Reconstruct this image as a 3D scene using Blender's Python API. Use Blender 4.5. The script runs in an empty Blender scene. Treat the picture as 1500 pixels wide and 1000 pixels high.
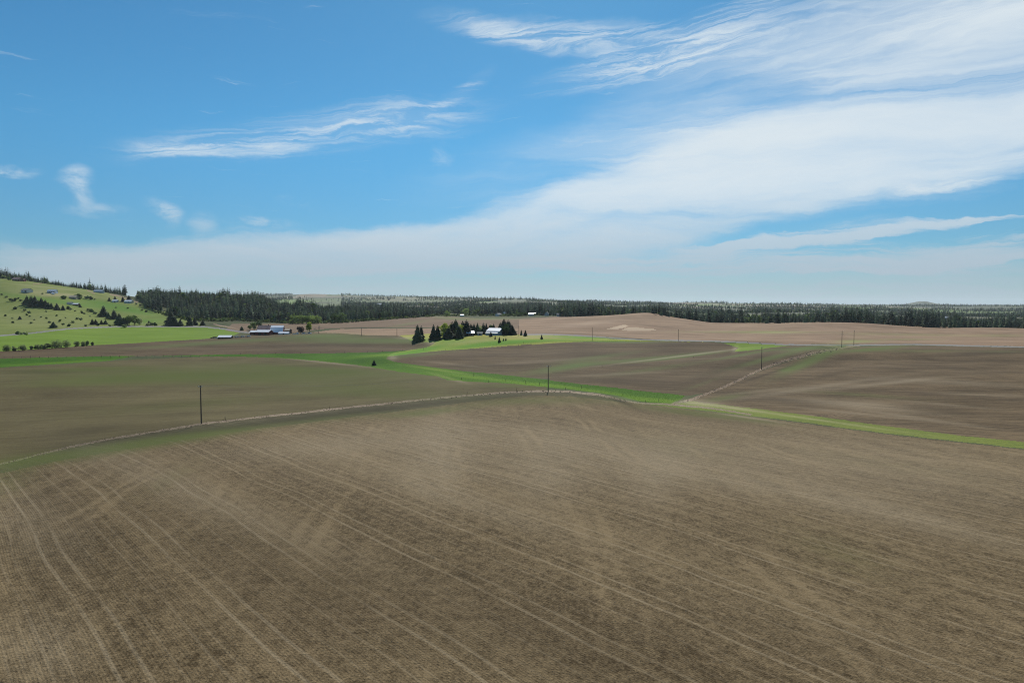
import bpy, math, random
import numpy as np
from math import radians, sin, cos, pi
rng = np.random.default_rng(7); random.seed(7)
SC = bpy.context.scene
COL = SC.collection
# ------------------------------------------------------------------ camera, sky, sun, exposure
CAMZ = 33.0
TH = radians(3.03)
cam = bpy.data.cameras.new('camera'); co = bpy.data.objects.new('camera', cam); COL.objects.link(co)
co.location = (0, 0, CAMZ); co.rotation_euler = (radians(90) - TH, 0, 0)
cam.sensor_width = 36; cam.lens = 24.0; cam.clip_start = 0.5; cam.clip_end = 60000
SC.camera = co
SC.view_settings.view_transform = 'Standard'; SC.view_settings.look = 'None'
SC.view_settings.exposure = 0.0; SC.view_settings.gamma = 1
SC.cycles.use_denoising = True; SC.cycles.denoising_input_passes = 'RGB_ALBEDO_NORMAL'; SC.cycles.denoising_prefilter = 'NONE'; SC.cycles.pixel_filter_type = 'BLACKMAN_HARRIS'; SC.cycles.filter_width = 1.05; SC.cycles.sample_clamp_direct = 4; SC.cycles.sample_clamp_indirect = 2; SC.cycles.max_bounces = 5; SC.cycles.diffuse_bounces = 2; SC.cycles.volume_bounces = 1
SC.cycles.transparent_max_bounces = 8
SUN_AZ, SUN_EL, SUN_STR, SKY_STR = 5.0, 41.0, 4.9, 0.10
sl = bpy.data.lights.new('sun', 'SUN'); so = bpy.data.objects.new('sun', sl); COL.objects.link(so)
sl.energy = SUN_STR; sl.angle = radians(0.6); sl.color = (1.0, 0.95, 0.87)
so.location = (200, 2000, 2000)
so.rotation_euler = (radians(90 - SUN_EL), 0, radians(180 - SUN_AZ))

class NT:
    """small helper for node trees"""
    def __init__(s, tree): s.t = tree; s.n = tree.nodes; s.l = tree.links
    def new(s, typ, **kw):
        n = s.n.new(typ)
        for k, v in kw.items():
            if k == 'ins':
                for i, x in v.items(): s.put(n.inputs[i], x)
            else: setattr(n, k, v)
        return n
    def put(s, sock, x):
        if isinstance(x, bpy.types.NodeSocket): s.l.new(x, sock)
        elif x is not None:
            try: sock.default_value = x
            except Exception: sock.default_value = tuple(list(x) + [1.0])
    def m(s, op, a, b=None, c=None, clamp=False):
        n = s.n.new('ShaderNodeMath'); n.operation = op; n.use_clamp = clamp
        for i, x in enumerate((a, b, c)):
            if x is not None: s.put(n.inputs[i], x)
        return n.outputs[0]
    def add(s, a, b): return s.m('ADD', a, b)
    def mul(s, a, b): return s.m('MULTIPLY', a, b)
    def mix(s, f, a, b, mode='MIX'):
        n = s.n.new('ShaderNodeMix'); n.data_type = 'RGBA'; n.blend_type = mode; n.clamp_factor = True
        s.put(n.inputs[0], f)
        for i, x in ((6, a), (7, b)):
            if isinstance(x, bpy.types.NodeSocket): s.l.new(x, n.inputs[i])
            else: n.inputs[i].default_value = (x[0], x[1], x[2], 1)
        return n.outputs[2]
    def noise(s, vec, scale, detail=3, rough=.55, dist=0.0, dim='3D'):
        n = s.n.new('ShaderNodeTexNoise'); n.noise_dimensions = dim
        s.l.new(vec, n.inputs['Vector'])
        n.inputs['Scale'].default_value = scale; n.inputs['Detail'].default_value = detail
        n.inputs['Roughness'].default_value = rough; n.inputs['Distortion'].default_value = dist
        return n.outputs[0]
    def ramp(s, f, a, b, lo=0.0, hi=1.0, smooth=True):
        n = s.n.new('ShaderNodeMapRange'); n.interpolation_type = 'SMOOTHSTEP' if smooth else 'LINEAR'
        s.put(n.inputs[0], f)
        for i, x in ((1, a), (2, b), (3, lo), (4, hi)): n.inputs[i].default_value = x
        return n.outputs[0]
    def vec(s, x=0.0, y=0.0, z=0.0):
        n = s.n.new('ShaderNodeCombineXYZ')
        for i, v in enumerate((x, y, z)): s.put(n.inputs[i], v)
        return n.outputs[0]
    def sep(s, v):
        n = s.n.new('ShaderNodeSeparateXYZ'); s.l.new(v, n.inputs[0]); return n.outputs
    def mapping(s, v, loc=(0, 0, 0), rot=(0, 0, 0), scale=(1, 1, 1), typ='POINT'):
        n = s.n.new('ShaderNodeMapping'); n.vector_type = typ; s.l.new(v, n.inputs[0])
        n.inputs[1].default_value = loc; n.inputs[2].default_value = rot; n.inputs[3].default_value = scale
        return n.outputs[0]
    def vadd(s, a, b):
        n = s.n.new('ShaderNodeVectorMath'); n.operation = 'ADD'; s.put(n.inputs[0], a); s.put(n.inputs[1], b); return n.outputs[0]
    def attr(s, name):
        n = s.n.new('ShaderNodeAttribute'); n.attribute_name = name; return n.outputs['Fac']

def ray(px, py):
    """photograph pixel (1500 x 1000) -> tangent of azimuth, tangent of elevation"""
    a = (np.asarray(px, float) - 750) / 1000; b = (500 - np.asarray(py, float)) / 1000
    f = cos(TH) + sin(TH) * b
    return a / f, (-sin(TH) + cos(TH) * b) / f

# world: clear sky plus procedural cirrus, described by azimuth and elevation
W = bpy.data.worlds.new('World'); SC.world = W; W.use_nodes = True
N = NT(W.node_tree); N.n.clear()
sky = N.new('ShaderNodeTexSky', sky_type='NISHITA', sun_disc=False, sun_elevation=radians(SUN_EL), sun_rotation=radians(SUN_AZ),
            altitude=800, air_density=1.0, dust_density=0.35, ozone_density=2.5)
tc = N.new('ShaderNodeTexCoord'); d = N.sep(tc.outputs['Generated'])
az = N.m('ARCTAN2', d[0], d[1])
hyp = N.m('SQRT', N.add(N.mul(d[0], d[0]), N.mul(d[1], d[1])))
nu = N.m('DIVIDE', d[2], N.m('MAXIMUM', hyp, 0.05))
P0 = N.vec(az, nu, 0.0)
D3 = tc.outputs['Generated']
w1 = N.add(N.mul(N.add(N.noise(N.mapping(D3, scale=(3, 3, 8)), 1.6, 4, .6), -.5), .055), 0)
w2 = N.add(N.mul(N.add(N.noise(N.mapping(D3, loc=(5, 3, 1), scale=(3, 3, 6)), 2.0, 5, .62), -.5), .045), 0)
P = N.vadd(P0, N.vec(w1, w2, 0.0))
def blobs(lst, PV):
    tot = None
    for (px, py, rx, ry, ang, amp) in lst:
        s, e = ray(px, py)
        mp = N.mapping(PV, loc=(math.atan(float(s)), float(e), 0), rot=(0, 0, radians(ang)), scale=(rx / 1000 * .92, ry / 1000, 9), typ='TEXTURE')
        g = N.new('ShaderNodeTexGradient', gradient_type='SPHERICAL'); N.l.new(mp, g.inputs[0])
        v = N.mul(N.ramp(g.outputs[1], 0, 1), amp)
        tot = v if tot is None else N.add(tot, v)
    return tot
smooth = blobs([(1500, 170, 760, 150, 18, 1.0), (1130, 250, 620, 105, 16, 1.0), (800, 322, 560, 66, 11, .95), (480, 372, 520, 50, 5, .8), (150, 392, 420, 44, 0, .6),
                (1420, 245, 380, 66, 9, .8), (940, 338, 330, 34, 6, .6), (700, 374, 420, 42, 4, .7)], P)
thin = blobs([(1480, 60, 460, 120, 20, .75), (1180, 100, 400, 100, 16, .6), (900, 225, 420, 70, 12, .35), (1230, 170, 520, 100, 20, .4)], P)
low = blobs([(960, 380, 460, 26, 4, .75), (1180, 356, 300, 16, 5, .6), (1420, 386, 360, 26, 2, .8), (1120, 395, 500, 22, 0, .5), (1390, 346, 180, 7, 2, .8), (1240, 360, 200, 9, 4, .7), (1480, 364, 160, 9, 1, .6)], P)
wisp = blobs([(960, 92, 230, 36, 11, 1.25), (880, 58, 230, 34, -4, .95), (735, 47, 150, 22, -11, .85), (1090, 32, 170, 18, 9, .7), (1060, 80, 240, 50, 5, .3),
              (470, 203, 330, 40, 11, .75), (590, 186, 170, 30, 4, .85), (672, 142, 90, 15, 34, .6), (340, 236, 170, 20, 5, .6), (270, 243, 90, 16, 6, .4),
              (1385, 298, 100, 9, 5, 1.2), (1330, 300, 40, 6, 5, .7), (1240, 341, 90, 9, 3, .6)], P)
puff = blobs([(112, 290, 30, 18, 20, .9), (116, 310, 18, 24, -20, .7), (14, 289, 40, 8, -2, 1.1), (236, 322, 34, 16, -30, 1.1), (246, 333, 18, 22, 0, .7), (380, 338, 70, 10, 2, .8),
              (645, 228, 34, 20, 30, .45), (290, 345, 26, 26, -20, .5), (140, 328, 50, 12, 5, .45), (436, 308, 44, 9, -8, .4)], P)
R12 = N.mapping(P, rot=(0, 0, radians(-7)))
fil = N.noise(N.mapping(R12, scale=(6, 62, 1)), 1.0, 8, .68, .9)
fil2 = N.noise(N.mapping(P, rot=(0, 0, radians(-17)), scale=(2.0, 15, 1)), 1.0, 7, .6, .5)
fil3 = N.noise(N.mapping(P, rot=(0, 0, radians(-3)), scale=(6, 105, 1)), 1.0, 6, .62, .4)
billow = N.noise(N.mapping(D3, scale=(1, 1, 2.2)), 16, 6, .62, .4)
filr = N.ramp(fil, .40, .68); fil2r = N.ramp(fil2, .33, .68)
sm = N.m('MINIMUM', smooth, 1.15)
base = N.mul(N.ramp(N.add(sm, N.add(N.mul(N.add(fil2, -.5), .95), N.mul(N.add(fil, -.5), .35))), .10, 1.0), N.add(.80, N.mul(N.add(fil2, -.5), 3.2)))
base = N.add(base, N.mul(thin, N.add(.10, N.mul(fil2r, N.add(.5, N.mul(filr, .35))))))
base = N.add(base, N.mul(N.ramp(N.add(low, N.mul(N.add(fil3, -.5), 1.9)), .25, .95), .75))
wsp = N.mul(wisp, N.add(.05, N.mul(filr, N.add(.25, N.mul(fil2r, .75)))))
pf = N.mul(puff, N.mul(N.ramp(billow, .36, .72), .62))
far_ci = N.mul(N.mul(N.ramp(N.noise(N.mapping(D3, scale=(2, 2, 5)), 1.2, 6, .6, .5), .5, .85), .35), N.ramp(N.m('ABSOLUTE', az), .85, 1.3))
veil = N.mul(N.ramp(nu, .085, -.005, 0, 1), N.add(.52, N.mul(N.ramp(fil3, .35, .65), .42)))
dens = N.add(N.add(base, wsp), N.add(N.add(pf, far_ci), veil))
dens = N.m('SUBTRACT', 1.0, N.m('POWER', 2.718, N.mul(dens, -1.95)))
dens = N.m('MINIMUM', dens, .96)
hsv = N.mix(1.0, sky.outputs[0], N.mix(N.ramp(nu, .02, .26), (.30, .52, .66), (.33, .75, .88)), 'MULTIPLY')
skyc = N.new('ShaderNodeVectorMath', operation='SCALE'); N.l.new(hsv, skyc.inputs[0]); skyc.inputs['Scale'].default_value = 1.0
gr = N.ramp(nu, .025, .17)
cloudc = N.mix(gr, (4.25, 5.1, 5.95), (7.2, 8.0, 8.5))
final = N.mix(dens, skyc.outputs[0], cloudc)
bg = N.new('ShaderNodeBackground'); N.l.new(final, bg.inputs[0]); bg.inputs[1].default_value = SKY_STR
wo = N.new('ShaderNodeOutputWorld'); N.l.new(bg.outputs[0], wo.inputs[0])

# ------------------------------------------------------------------ terrain height
HT = {  # column (photo x) -> (distance, photo y) along the ground, or (distance, height, 1)
 0: [(30, .3, 1), (100, -1, 1), (155, 680), (245, 600), (320, 560), (388, 537), (427, 524), (490, 512), (560, 500), (640, 492), (760, 478), (950, 460),
     (1100, 435), (1250, 412), (1350, 408), (1500, 84, 1), (2500, 60, 1), (6000, 60, 1), (14000, 60, 1)],
 75: [(30, .3, 1), (100, -.6, 1), (165, 664), (250, 596), (330, 556), (395, 535), (436, 523), (500, 511), (570, 500), (665, 489), (770, 477), (960, 457),
     (1110, 438), (1270, 419), (1340, 417), (1550, 68, 1), (2500, 55, 1), (6000, 60, 1), (14000, 60, 1)],
 150: [(30, .2, 1), (100, -.3, 1), (178, 643), (260, 590), (340, 555), (420, 530), (450, 521), (520, 510), (600, 500), (700, 490), (780, 480), (880, 470), (980, 463),
     (1120, 447), (1280, 430), (1350, 428), (1600, 52, 1), (2500, 50, 1), (6000, 60, 1), (14000, 60, 1)],
 225: [(30, .1, 1), (100, 0, 1), (185, 631), (265, 586), (345, 553), (430, 530), (460, 521), (540, 508), (630, 497), (720, 489), (800, 481), (880, 475), (960, 466),
     (1080, 454), (1200, 442), (1400, 437), (1700, 44, 1), (2500, 40, 1), (6000, 60, 1), (14000, 60, 1)],
 300: [(30, 0, 1), (100, 0, 1), (192, 621), (270, 583), (350, 552), (440, 530), (472, 521), (560, 507), (640, 497), (740, 489), (850, 478), (950, 470), (1100, 459),
     (1300, 438), (1450, 435), (1800, 42, 1), (3000, 40, 1), (6000, 110, 1), (9000, 140, 1), (14000, 150, 1)],
 450: [(30, 0, 1), (100, 0, 1), (220, 603), (300, 570), (400, 540), (440, 527), (475, 517), (560, 503), (620, 492), (650, 488.5), (700, 490.5), (780, 482), (900, 474),
     (1050, 467), (1250, 455), (1450, 20, 1), (2500, 24, 1), (4500, 85, 1), (7000, 431.5), (9000, 120, 1), (14000, 120, 1)],
 600: [(30, 0, 1), (100, 0, 1), (246, 585), (300, 562), (352, 546), (400, 535), (445, 521), (500, 513), (525, 509.5), (550, 499.5), (585, 493.5), (640, 489), (720, 481), (850, 473),
     (1000, 466), (1200, 464), (2000, 453), (3500, 445), (6500, 434.5), (9000, 100, 1), (14000, 100, 1)],
 750: [(30, 0, 1), (100, 0, 1), (272, 573), (315, 562), (345, 553), (410, 530), (505, 515), (541, 507.5), (570, 497), (605, 491), (640, 489), (760, 480), (950, 468), (1100, 463),
     (1300, 461), (2000, 450), (3500, 441), (6500, 438.5), (9000, 85, 1), (14000, 80, 1)],
 825: [(30, 0, 1), (100, 0, 1), (266, 574), (285, 570), (320, 560), (400, 531), (485, 515), (555, 499), (600, 492), (640, 489.5), (720, 481), (830, 471), (930, 464), (990, 464),
     (1300, 16, 1), (2000, 451), (3500, 442), (6500, 440.5), (9000, 75, 1), (14000, 70, 1)],
 900: [(30, 0, 1), (100, 0, 1), (252, 588), (295, 570), (400, 533), (480, 515), (560, 498), (590, 495), (680, 487), (780, 476), (870, 463), (905, 461), (960, 16.5, 1),
     (1100, 16, 1), (1500, 17, 1), (2500, 452), (4000, 445), (6500, 442), (9000, 60, 1), (14000, 60, 1)],
 945: [(30, 0, 1), (100, 0, 1), (250, 592), (292, 572), (395, 535), (470, 517), (555, 498), (580, 496.5), (680, 487), (780, 475), (860, 461), (895, 458), (950, 16.5, 1),
     (1100, 14, 1), (1500, 15, 1), (2500, 453), (4000, 446), (6500, 443), (9000, 55, 1), (14000, 55, 1)],
 1000: [(30, 0, 1), (100, 0, 1), (246, 596), (288, 574), (370, 541), (455, 519), (545, 499), (570, 498), (690, 487), (800, 475), (850, 468), (870, 467), (930, 12, 1),
     (1100, 11, 1), (1500, 12, 1), (2500, 454), (4000, 447), (6500, 444), (9000, 50, 1), (14000, 50, 1)],
 1050: [(30, 0, 1), (100, -.3, 1), (240, 600), (285, 575), (350, 545), (440, 521), (500, 507), (540, 500), (565, 499), (700, 488), (800, 479), (850, 474), (880, 473.5), (960, 7.5, 1),
     (1200, 8, 1), (2500, 455), (4000, 448), (6500, 445), (9000, 45, 1), (14000, 45, 1)],
 1200: [(30, 0, 1), (100, -.6, 1), (212, 620), (222, 612), (245, 600), (290, 570), (355, 540), (430, 515), (460, 507), (475, 505), (600, 492), (720, 480), (820, 472), (870, 11.5, 1),
     (1000, 8, 1), (1300, 8, 1), (2500, 456), (4000, 450), (7000, 447), (14000, 33, 1)],
 1350: [(30, 0, 1), (100, -.9, 1), (190, 638), (205, 625), (260, 580), (320, 550), (375, 530), (425, 515), (457, 507), (480, 505.5), (600, 496), (720, 485), (800, 480), (860, 5.5, 1),
     (1000, 2, 1), (1500, 2, 1), (2500, 460), (4000, 452), (7000, 447.5), (14000, 30, 1)],
 1500: [(30, 0, 1), (100, -1, 1), (170, 657), (182, 645), (220, 610), (275, 575), (340, 545), (410, 520), (455, 508), (490, 506), (600, 497), (700, 486), (760, 483), (820, 4.5, 1),
     (1000, 1, 1), (1500, 1, 1), (2500, 461), (4000, 453), (7000, 448), (14000, 30, 1)],
}
def pchip(x, y, q):
    x = np.asarray(x, float); y = np.asarray(y, float)   # y may be (n, k)
    h = np.diff(x); hh = h if y.ndim == 1 else h[:, None]
    dl = np.diff(y, axis=0) / hh
    m = np.zeros_like(y)
    a, b = dl[:-1], dl[1:]; w1 = 2 * hh[1:] + hh[:-1]; w2 = hh[1:] + 2 * hh[:-1]
    with np.errstate(all='ignore'):
        mm = (w1 + w2) / (w1 / a + w2 / b)
    m[1:-1] = np.where(a * b > 0, mm, 0)
    m[0] = dl[0]; m[-1] = dl[-1]
    i = np.clip(np.searchsorted(x, q) - 1, 0, len(x) - 2)
    t = (q - x[i]) / h[i]
    if y.ndim > 1: t = t[:, None]; H = h[i][:, None]
    else: H = h[i]
    return ((1 + 2 * t) * (1 - t) ** 2) * y[i] + t * (1 - t) ** 2 * H * m[i] + t * t * (3 - 2 * t) * y[i + 1] + t * t * (t - 1) * H * m[i + 1]
TS = np.linspace(-1.15, 1.15, 700); TL = np.linspace(math.log(30), math.log(14000), 900)
def build_table():
    cols, ss = [], []
    for px in sorted(HT):
        L, Z = [], []
        for c in HT[px]:
            L.append(math.log(c[0])); Z.append(c[1] if len(c) == 3 else CAMZ + c[0] * float(ray(px, c[1])[1]))
        cols.append(pchip(L, Z, TL)); ss.append((px - 750) / 1000)
    ss = [-1.2, -.95] + ss + [.95, 1.2]
    cols = [cols[0], cols[0]] + cols + [cols[-1], cols[-1]]
    Z = pchip(ss, np.array(cols), TS)
    for ax, n in ((0, 7), (1, 5)):
        k = np.hanning(n + 2)[1:-1]; k /= k.sum()
        pad = [(0, 0), (0, 0)]; pad[ax] = (n // 2, n // 2)
        Zp = np.pad(Z, pad, mode='edge')
        Z = sum(k[j] * (Zp[j:j + Z.shape[0]] if ax == 0 else Zp[:, j:j + Z.shape[1]]) for j in range(n))
    return Z
ZT = build_table()
_lat = rng.random((256, 256))
def vnoise(x, y):
    xi = np.floor(x).astype(int); yi = np.floor(y).astype(int); fx = x - xi; fy = y - yi
    fx = fx * fx * fx * (fx * (fx * 6 - 15) + 10); fy = fy * fy * fy * (fy * (fy * 6 - 15) + 10)
    a = _lat[xi & 255, yi & 255]; b = _lat[(xi + 1) & 255, yi & 255]; c = _lat[xi & 255, (yi + 1) & 255]; e = _lat[(xi + 1) & 255, (yi + 1) & 255]
    return (a * (1 - fx) + b * fx) * (1 - fy) + (c * (1 - fx) + e * fx) * fy - .5
def cub(t):
    return (-.5 * t + t * t - .5 * t ** 3, 1 - 2.5 * t * t + 1.5 * t ** 3, .5 * t + 2 * t * t - 1.5 * t ** 3, -.5 * t * t + .5 * t ** 3)
def height(X, Y):
    X = np.asarray(X, float); Y = np.asarray(Y, float); X, Y = np.broadcast_arrays(X, Y)
    D = np.clip(Y, 30.01, 13900); s = np.clip(X / D, -1.14, 1.14)
    u = (s - TS[0]) / (TS[1] - TS[0]); v = (np.log(D) - TL[0]) / (TL[1] - TL[0])
    ui = np.clip(np.floor(u).astype(int), 1, len(TS) - 3); vi = np.clip(np.floor(v).astype(int), 1, len(TL) - 3)
    wu = cub(u - ui); wv = cub(v - vi)
    z = sum(wu[i] * wv[j] * ZT[ui + i - 1, vi + j - 1] for i in range(4) for j in range(4))
    z = z + 1.1 * vnoise(X / 115 + 7, Y / 115 + 2) + .6 * vnoise(X / 60 + 31, Y / 75 + 8) + .22 * vnoise(X / 24 + 3, Y / 24 + 77) + .07 * vnoise(X / 7, Y / 7)
    z = z + (1.9 + 2.0 * np.clip((X / D - .22) / .15, 0, 1)) * np.clip((D - 180) / 70, 0, 1) * np.clip((1000 - D) / 200, 0, 1) * vnoise((X + .35 * Y) / 120, (Y - .2 * X) / 38 + 5)
    a = np.clip((D - 900) / 2500, 0, 1); z = z + a * (14 * vnoise(X / 420 + 5, Y / 600) + 5 * vnoise(X / 160, Y / 240))
    z = z + 62 * np.exp(-(((X / D - .6) / .022) ** 2) - ((D - 9500) / 700) ** 2)       # far butte
    z = z + np.where(D > 3000, 22 * vnoise(X / 900 + 2, Y / 2500 + 9), 0) * np.clip((D - 3000) / 2000, 0, 1)
    return z
def hgt(x, y): return float(height(x, y))
def hit(px, py, dmin=40, dmax=9000):
    s, e = ray(px, py); s = float(s); e = float(e)
    D = np.exp(np.linspace(math.log(dmin), math.log(dmax), 6000))
    g = height(s * D, D) - (CAMZ + e * D)
    k = np.argmax(g >= 0)
    if g[k] < 0: k = np.argmin(np.abs(g[:5000]))
    return s * D[k], D[k], hgt(s * D[k], D[k])
def atD(px, D, py=470):
    s = float(ray(px, py)[0]); return s * D, D, hgt(s * D, D)
def topix(X, Y, Z):
    s = X / Y; e = (Z - CAMZ) / Y
    b = (e * cos(TH) + sin(TH)) / (cos(TH) - e * sin(TH))
    return 750 + 1000 * s * (cos(TH) + sin(TH) * b), 500 - 1000 * b

# ------------------------------------------------------------------ materials
def mat(name):
    m = bpy.data.materials.new(name); m.use_nodes = True; n = NT(m.node_tree); n.n.clear()
    out = n.new('ShaderNodeOutputMaterial'); b = n.new('ShaderNodeBsdfPrincipled'); n.l.new(b.outputs[0], out.inputs[0])
    b.inputs['Specular IOR Level'].default_value = .2; b.inputs['Roughness'].default_value = .9
    return m, n, b
def simple(name, col, rough=.8, metal=0.0, var=.25, scale=2.0, spec=.3):
    m, n, b = mat(name)
    g = n.new('ShaderNodeNewGeometry').outputs['Position']
    f = n.noise(g, scale, 4)
    c = n.mix(n.ramp(f, .3, .7), [x * (1 - var) for x in col], [min(1, x * (1 + var)) for x in col])
    n.l.new(c, b.inputs['Base Color']); b.inputs['Roughness'].default_value = rough; b.inputs['Metallic'].default_value = metal
    b.inputs['Specular IOR Level'].default_value = spec
    return m
def field_mat(name, dark, light, green, pale, tracks=0.0, cross=0.0, rows=.15, streak=.5, grain=.5, patch=.5, rowsp=.29, bump=.5, pass_w=11.5, sheen=0.0):
    m, n, b = mat(name)
    pos = n.new('ShaderNodeNewGeometry').outputs['Position']
    u = n.attr('rowu'); v = n.attr('rowv'); g = n.attr('grn'); p = n.attr('pal'); k = n.attr('drk')
    uv = n.vec(u, v, 0.0)
    fine = n.noise(pos, 3.2, 3, .7); med = n.noise(pos, .55, 4, .65); big = n.noise(pos, .03, 4, .6)
    st = n.noise(n.mapping(uv, scale=(.9, .035, 1)), 1.0, 4, .65)
    st2 = n.noise(n.mapping(uv, scale=(3.0, .10, 1), loc=(7, 3, 0)), 1.0, 2, .6)
    t = n.add(n.mul(n.add(fine, -.5), grain * 1.5), n.mul(n.add(med, -.5), grain * 1.1))
    t = n.add(t, n.mul(n.add(big, -.5), patch * 2.0))
    t = n.add(t, n.mul(n.add(st, -.5), streak * 1.6)); t = n.add(t, n.mul(n.add(st2, -.5), streak * .9))
    spk = n.noise(n.mapping(pos, scale=(2.1, 1.0, 1.5)), 1.0, 5, .85)
    t = n.add(t, n.mul(n.add(n.ramp(spk, .36, .66, smooth=False), -.5), grain * .62))
    rw = n.m('SINE', n.mul(u, 2 * pi / rowsp))
    rwn = n.mul(rw, n.mul(rows, n.ramp(med, .25, .7)))
    t = n.add(t, rwn)
    if tracks:
        ub = n.add(u, n.mul(n.add(n.noise(n.mapping(uv, scale=(.01, .03, 1)), 1.0, 2), -.5), 1.6))
        q = n.m('DIVIDE', ub, pass_w); fl = n.m('FLOOR', q); fr = n.mul(n.m('SUBTRACT', q, fl), pass_w)
        wn = n.new('ShaderNodeTexWhiteNoise', noise_dimensions='1D'); n.l.new(fl, wn.inputs['W'])
        q2 = n.m('FLOOR', n.m('DIVIDE', ub, pass_w / 4)); wn2 = n.new('ShaderNodeTexWhiteNoise', noise_dimensions='1D'); n.l.new(n.add(q2, .37), wn2.inputs['W'])
        t = n.add(t, n.mul(n.add(wn.outputs[0], -.5), .22)); t = n.add(t, n.mul(n.add(wn2.outputs[0], -.5), .16))
        brk = n.ramp(n.noise(n.mapping(uv, scale=(.05, .05, 1), loc=(11, 4, 0)), 1.0, 4, .7), .3, .62, .15, 1.0)
        pul = None
        for c0, wd, am in ((2.0, .2, .85), (4.1, .2, .7), (6.4, .12, .3), (9.2, .15, .45), (10.6, .12, .3)):
            dd = n.m('ABSOLUTE', n.add(fr, -c0)); r = n.mul(n.ramp(dd, wd * .4, wd * 1.6, 1, 0), am)
            pul = r if pul is None else n.add(pul, r)
        trk = n.mul(pul, brk); t = n.add(t, n.mul(trk, tracks))
    if cross:
        s3 = n.sep(pos)
        w = n.add(n.add(s3[0], n.mul(s3[1], .09)), n.mul(n.add(n.noise(n.mapping(pos, scale=(.01, .02, 1)), 1.0, 2), -.5), 9.0))
        q = n.m('DIVIDE', n.add(w, 7.0), 20.0); fr = n.mul(n.m('FRACT', q), 20.0)
        brk = n.ramp(n.noise(n.mapping(pos, scale=(.03, .022, .03), loc=(3, 9, 0)), 1.0, 4, .7), .42, .66)
        d1 = n.add(n.ramp(n.m('ABSOLUTE', n.add(fr, -5.0)), .2, 1.3, 1, 0), n.ramp(n.m('ABSOLUTE', n.add(fr, -8.4)), .2, 1.3, 1, 0))
        t = n.add(t, n.mul(n.mul(d1, brk), cross))
        fr2 = n.m('FRACT', n.m('DIVIDE', w, 9.0))
        bd = n.ramp(n.m('ABSOLUTE', n.add(fr2, -.5)), .1, .3)
        t = n.add(t, n.mul(n.mul(n.add(bd, -.5), n.ramp(n.noise(n.mapping(pos, scale=(.02, .02, .02), loc=(31, 9, 0)), 1.0, 3), .45, .7)), cross * .55))
    t = n.add(n.add(t, .5), n.mul(p, .35))
    c = n.mix(n.m('MULTIPLY', t, 1.0, clamp=True), dark, light)
    gn = n.mul(g, n.ramp(n.add(n.add(n.mul(med, .5), n.mul(st, .5)), n.mul(g, .35)), .38, .72))
    c = n.mix(gn, c, green)
    pn = n.mul(p, n.ramp(n.add(n.mul(fine, .45), n.mul(st2, .55)), .35, .62, .25, 1.0)); c = n.mix(n.m('MULTIPLY', pn, .9), c, pale)
    if tracks: c = n.mix(n.m('MULTIPLY', trk, tracks * .75, clamp=True), c, pale)
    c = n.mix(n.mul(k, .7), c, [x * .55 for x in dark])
    n.l.new(c, b.inputs['Base Color'])
    bp = n.new('ShaderNodeBump'); bp.inputs['Strength'].default_value = bump; bp.inputs['Distance'].default_value = .18
    n.l.new(n.add(n.add(fine, n.mul(med, .9)), n.mul(rw, rows * .8)), bp.inputs['Height']); n.l.new(bp.outputs[0], b.inputs['Normal'])
    b.inputs['Specular IOR Level'].default_value = .05
    return m
BR = (.105, .078, .052); BL = (.215, .170, .122); GR = (.115, .135, .035); PA = (.33, .275, .19)
BRT = (.09, .19, .012)
M = {}
M['near'] = field_mat('tilled_soil_near', (0.067, 0.047, 0.023), (0.219, 0.161, 0.087), (.100, .104, .032), PA, tracks=.42, cross=.40, rows=.05, streak=.46, grain=1.12, patch=.16, bump=1.0)
M['olive'] = field_mat('sprouting_soil', (0.068, 0.054, 0.024), (0.150, 0.124, 0.058), (.080, .094, .022), PA, tracks=.12, rows=.06, streak=.5, grain=.5, patch=.6, bump=.5)
M['mid'] = field_mat('tilled_soil_mid', (0.050, 0.034, 0.018), (0.150, 0.107, 0.058), (.10, .13, .04), PA, tracks=.10, rows=.05, streak=.85, grain=.5, patch=.5, bump=.5)
M['right'] = field_mat('tilled_soil_right', (0.048, 0.033, 0.017), (0.185, 0.130, 0.071), (.10, .125, .035), PA, tracks=.2, rows=.05, streak=1.35, grain=.5, patch=.55, bump=.5)
M['pink'] = field_mat('dry_soil', (0.165, 0.109, 0.068), (0.345, 0.236, 0.150), (.25, .25, .10), (.55, .43, .31), tracks=.1, rows=.02, streak=.6, grain=.3, patch=.5, bump=.3)
M['pinkpale'] = field_mat('pale_dry_soil', (.36, .265, .18), (.50, .38, .26), (.25, .25, .10), (.5, .38, .26), rows=0, streak=.5, grain=.3, patch=.3, bump=.3)
M['headland'] = field_mat('headland_soil', (.050, .042, .022), (.125, .108, .060), (.085, .100, .026), PA, tracks=.1, rows=.04, streak=1.3, grain=.8, patch=.5, bump=.6)  # headland ground, with the shade below the fence row painted into its colour
M['far'] = field_mat('far_soil', (0.115, 0.078, 0.049), (0.235, 0.165, 0.107), (.14, .17, .06), PA, rows=.02, streak=.6, grain=.3, patch=.5, bump=.3)
M['strip'] = field_mat('short_green_grass', (.080, .120, .018), (.185, .215, .038), (.085, .155, .018), (.42, .36, .22), rows=0, streak=.3, grain=1.0, patch=.7, bump=.7)
M['water'] = field_mat('lush_grass', (.022, .072, .003), (.070, .160, .008), (.11, .20, .014), (.20, .23, .06), rows=0, streak=.3, grain=.9, patch=.7, bump=1.0)
M['meadow'] = field_mat('meadow_grass', (.100, .170, .016), (.170, .250, .030), (.10, .19, .03), (.28, .31, .09), rows=0, streak=.4, grain=.4, patch=.5, bump=.5)
M['pasture'] = field_mat('pasture_grass', (.110, .145, .030), (.205, .235, .062), (.10, .19, .026), (.36, .30, .19), rows=0, streak=.35, grain=.6, patch=.8, bump=.6)
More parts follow.
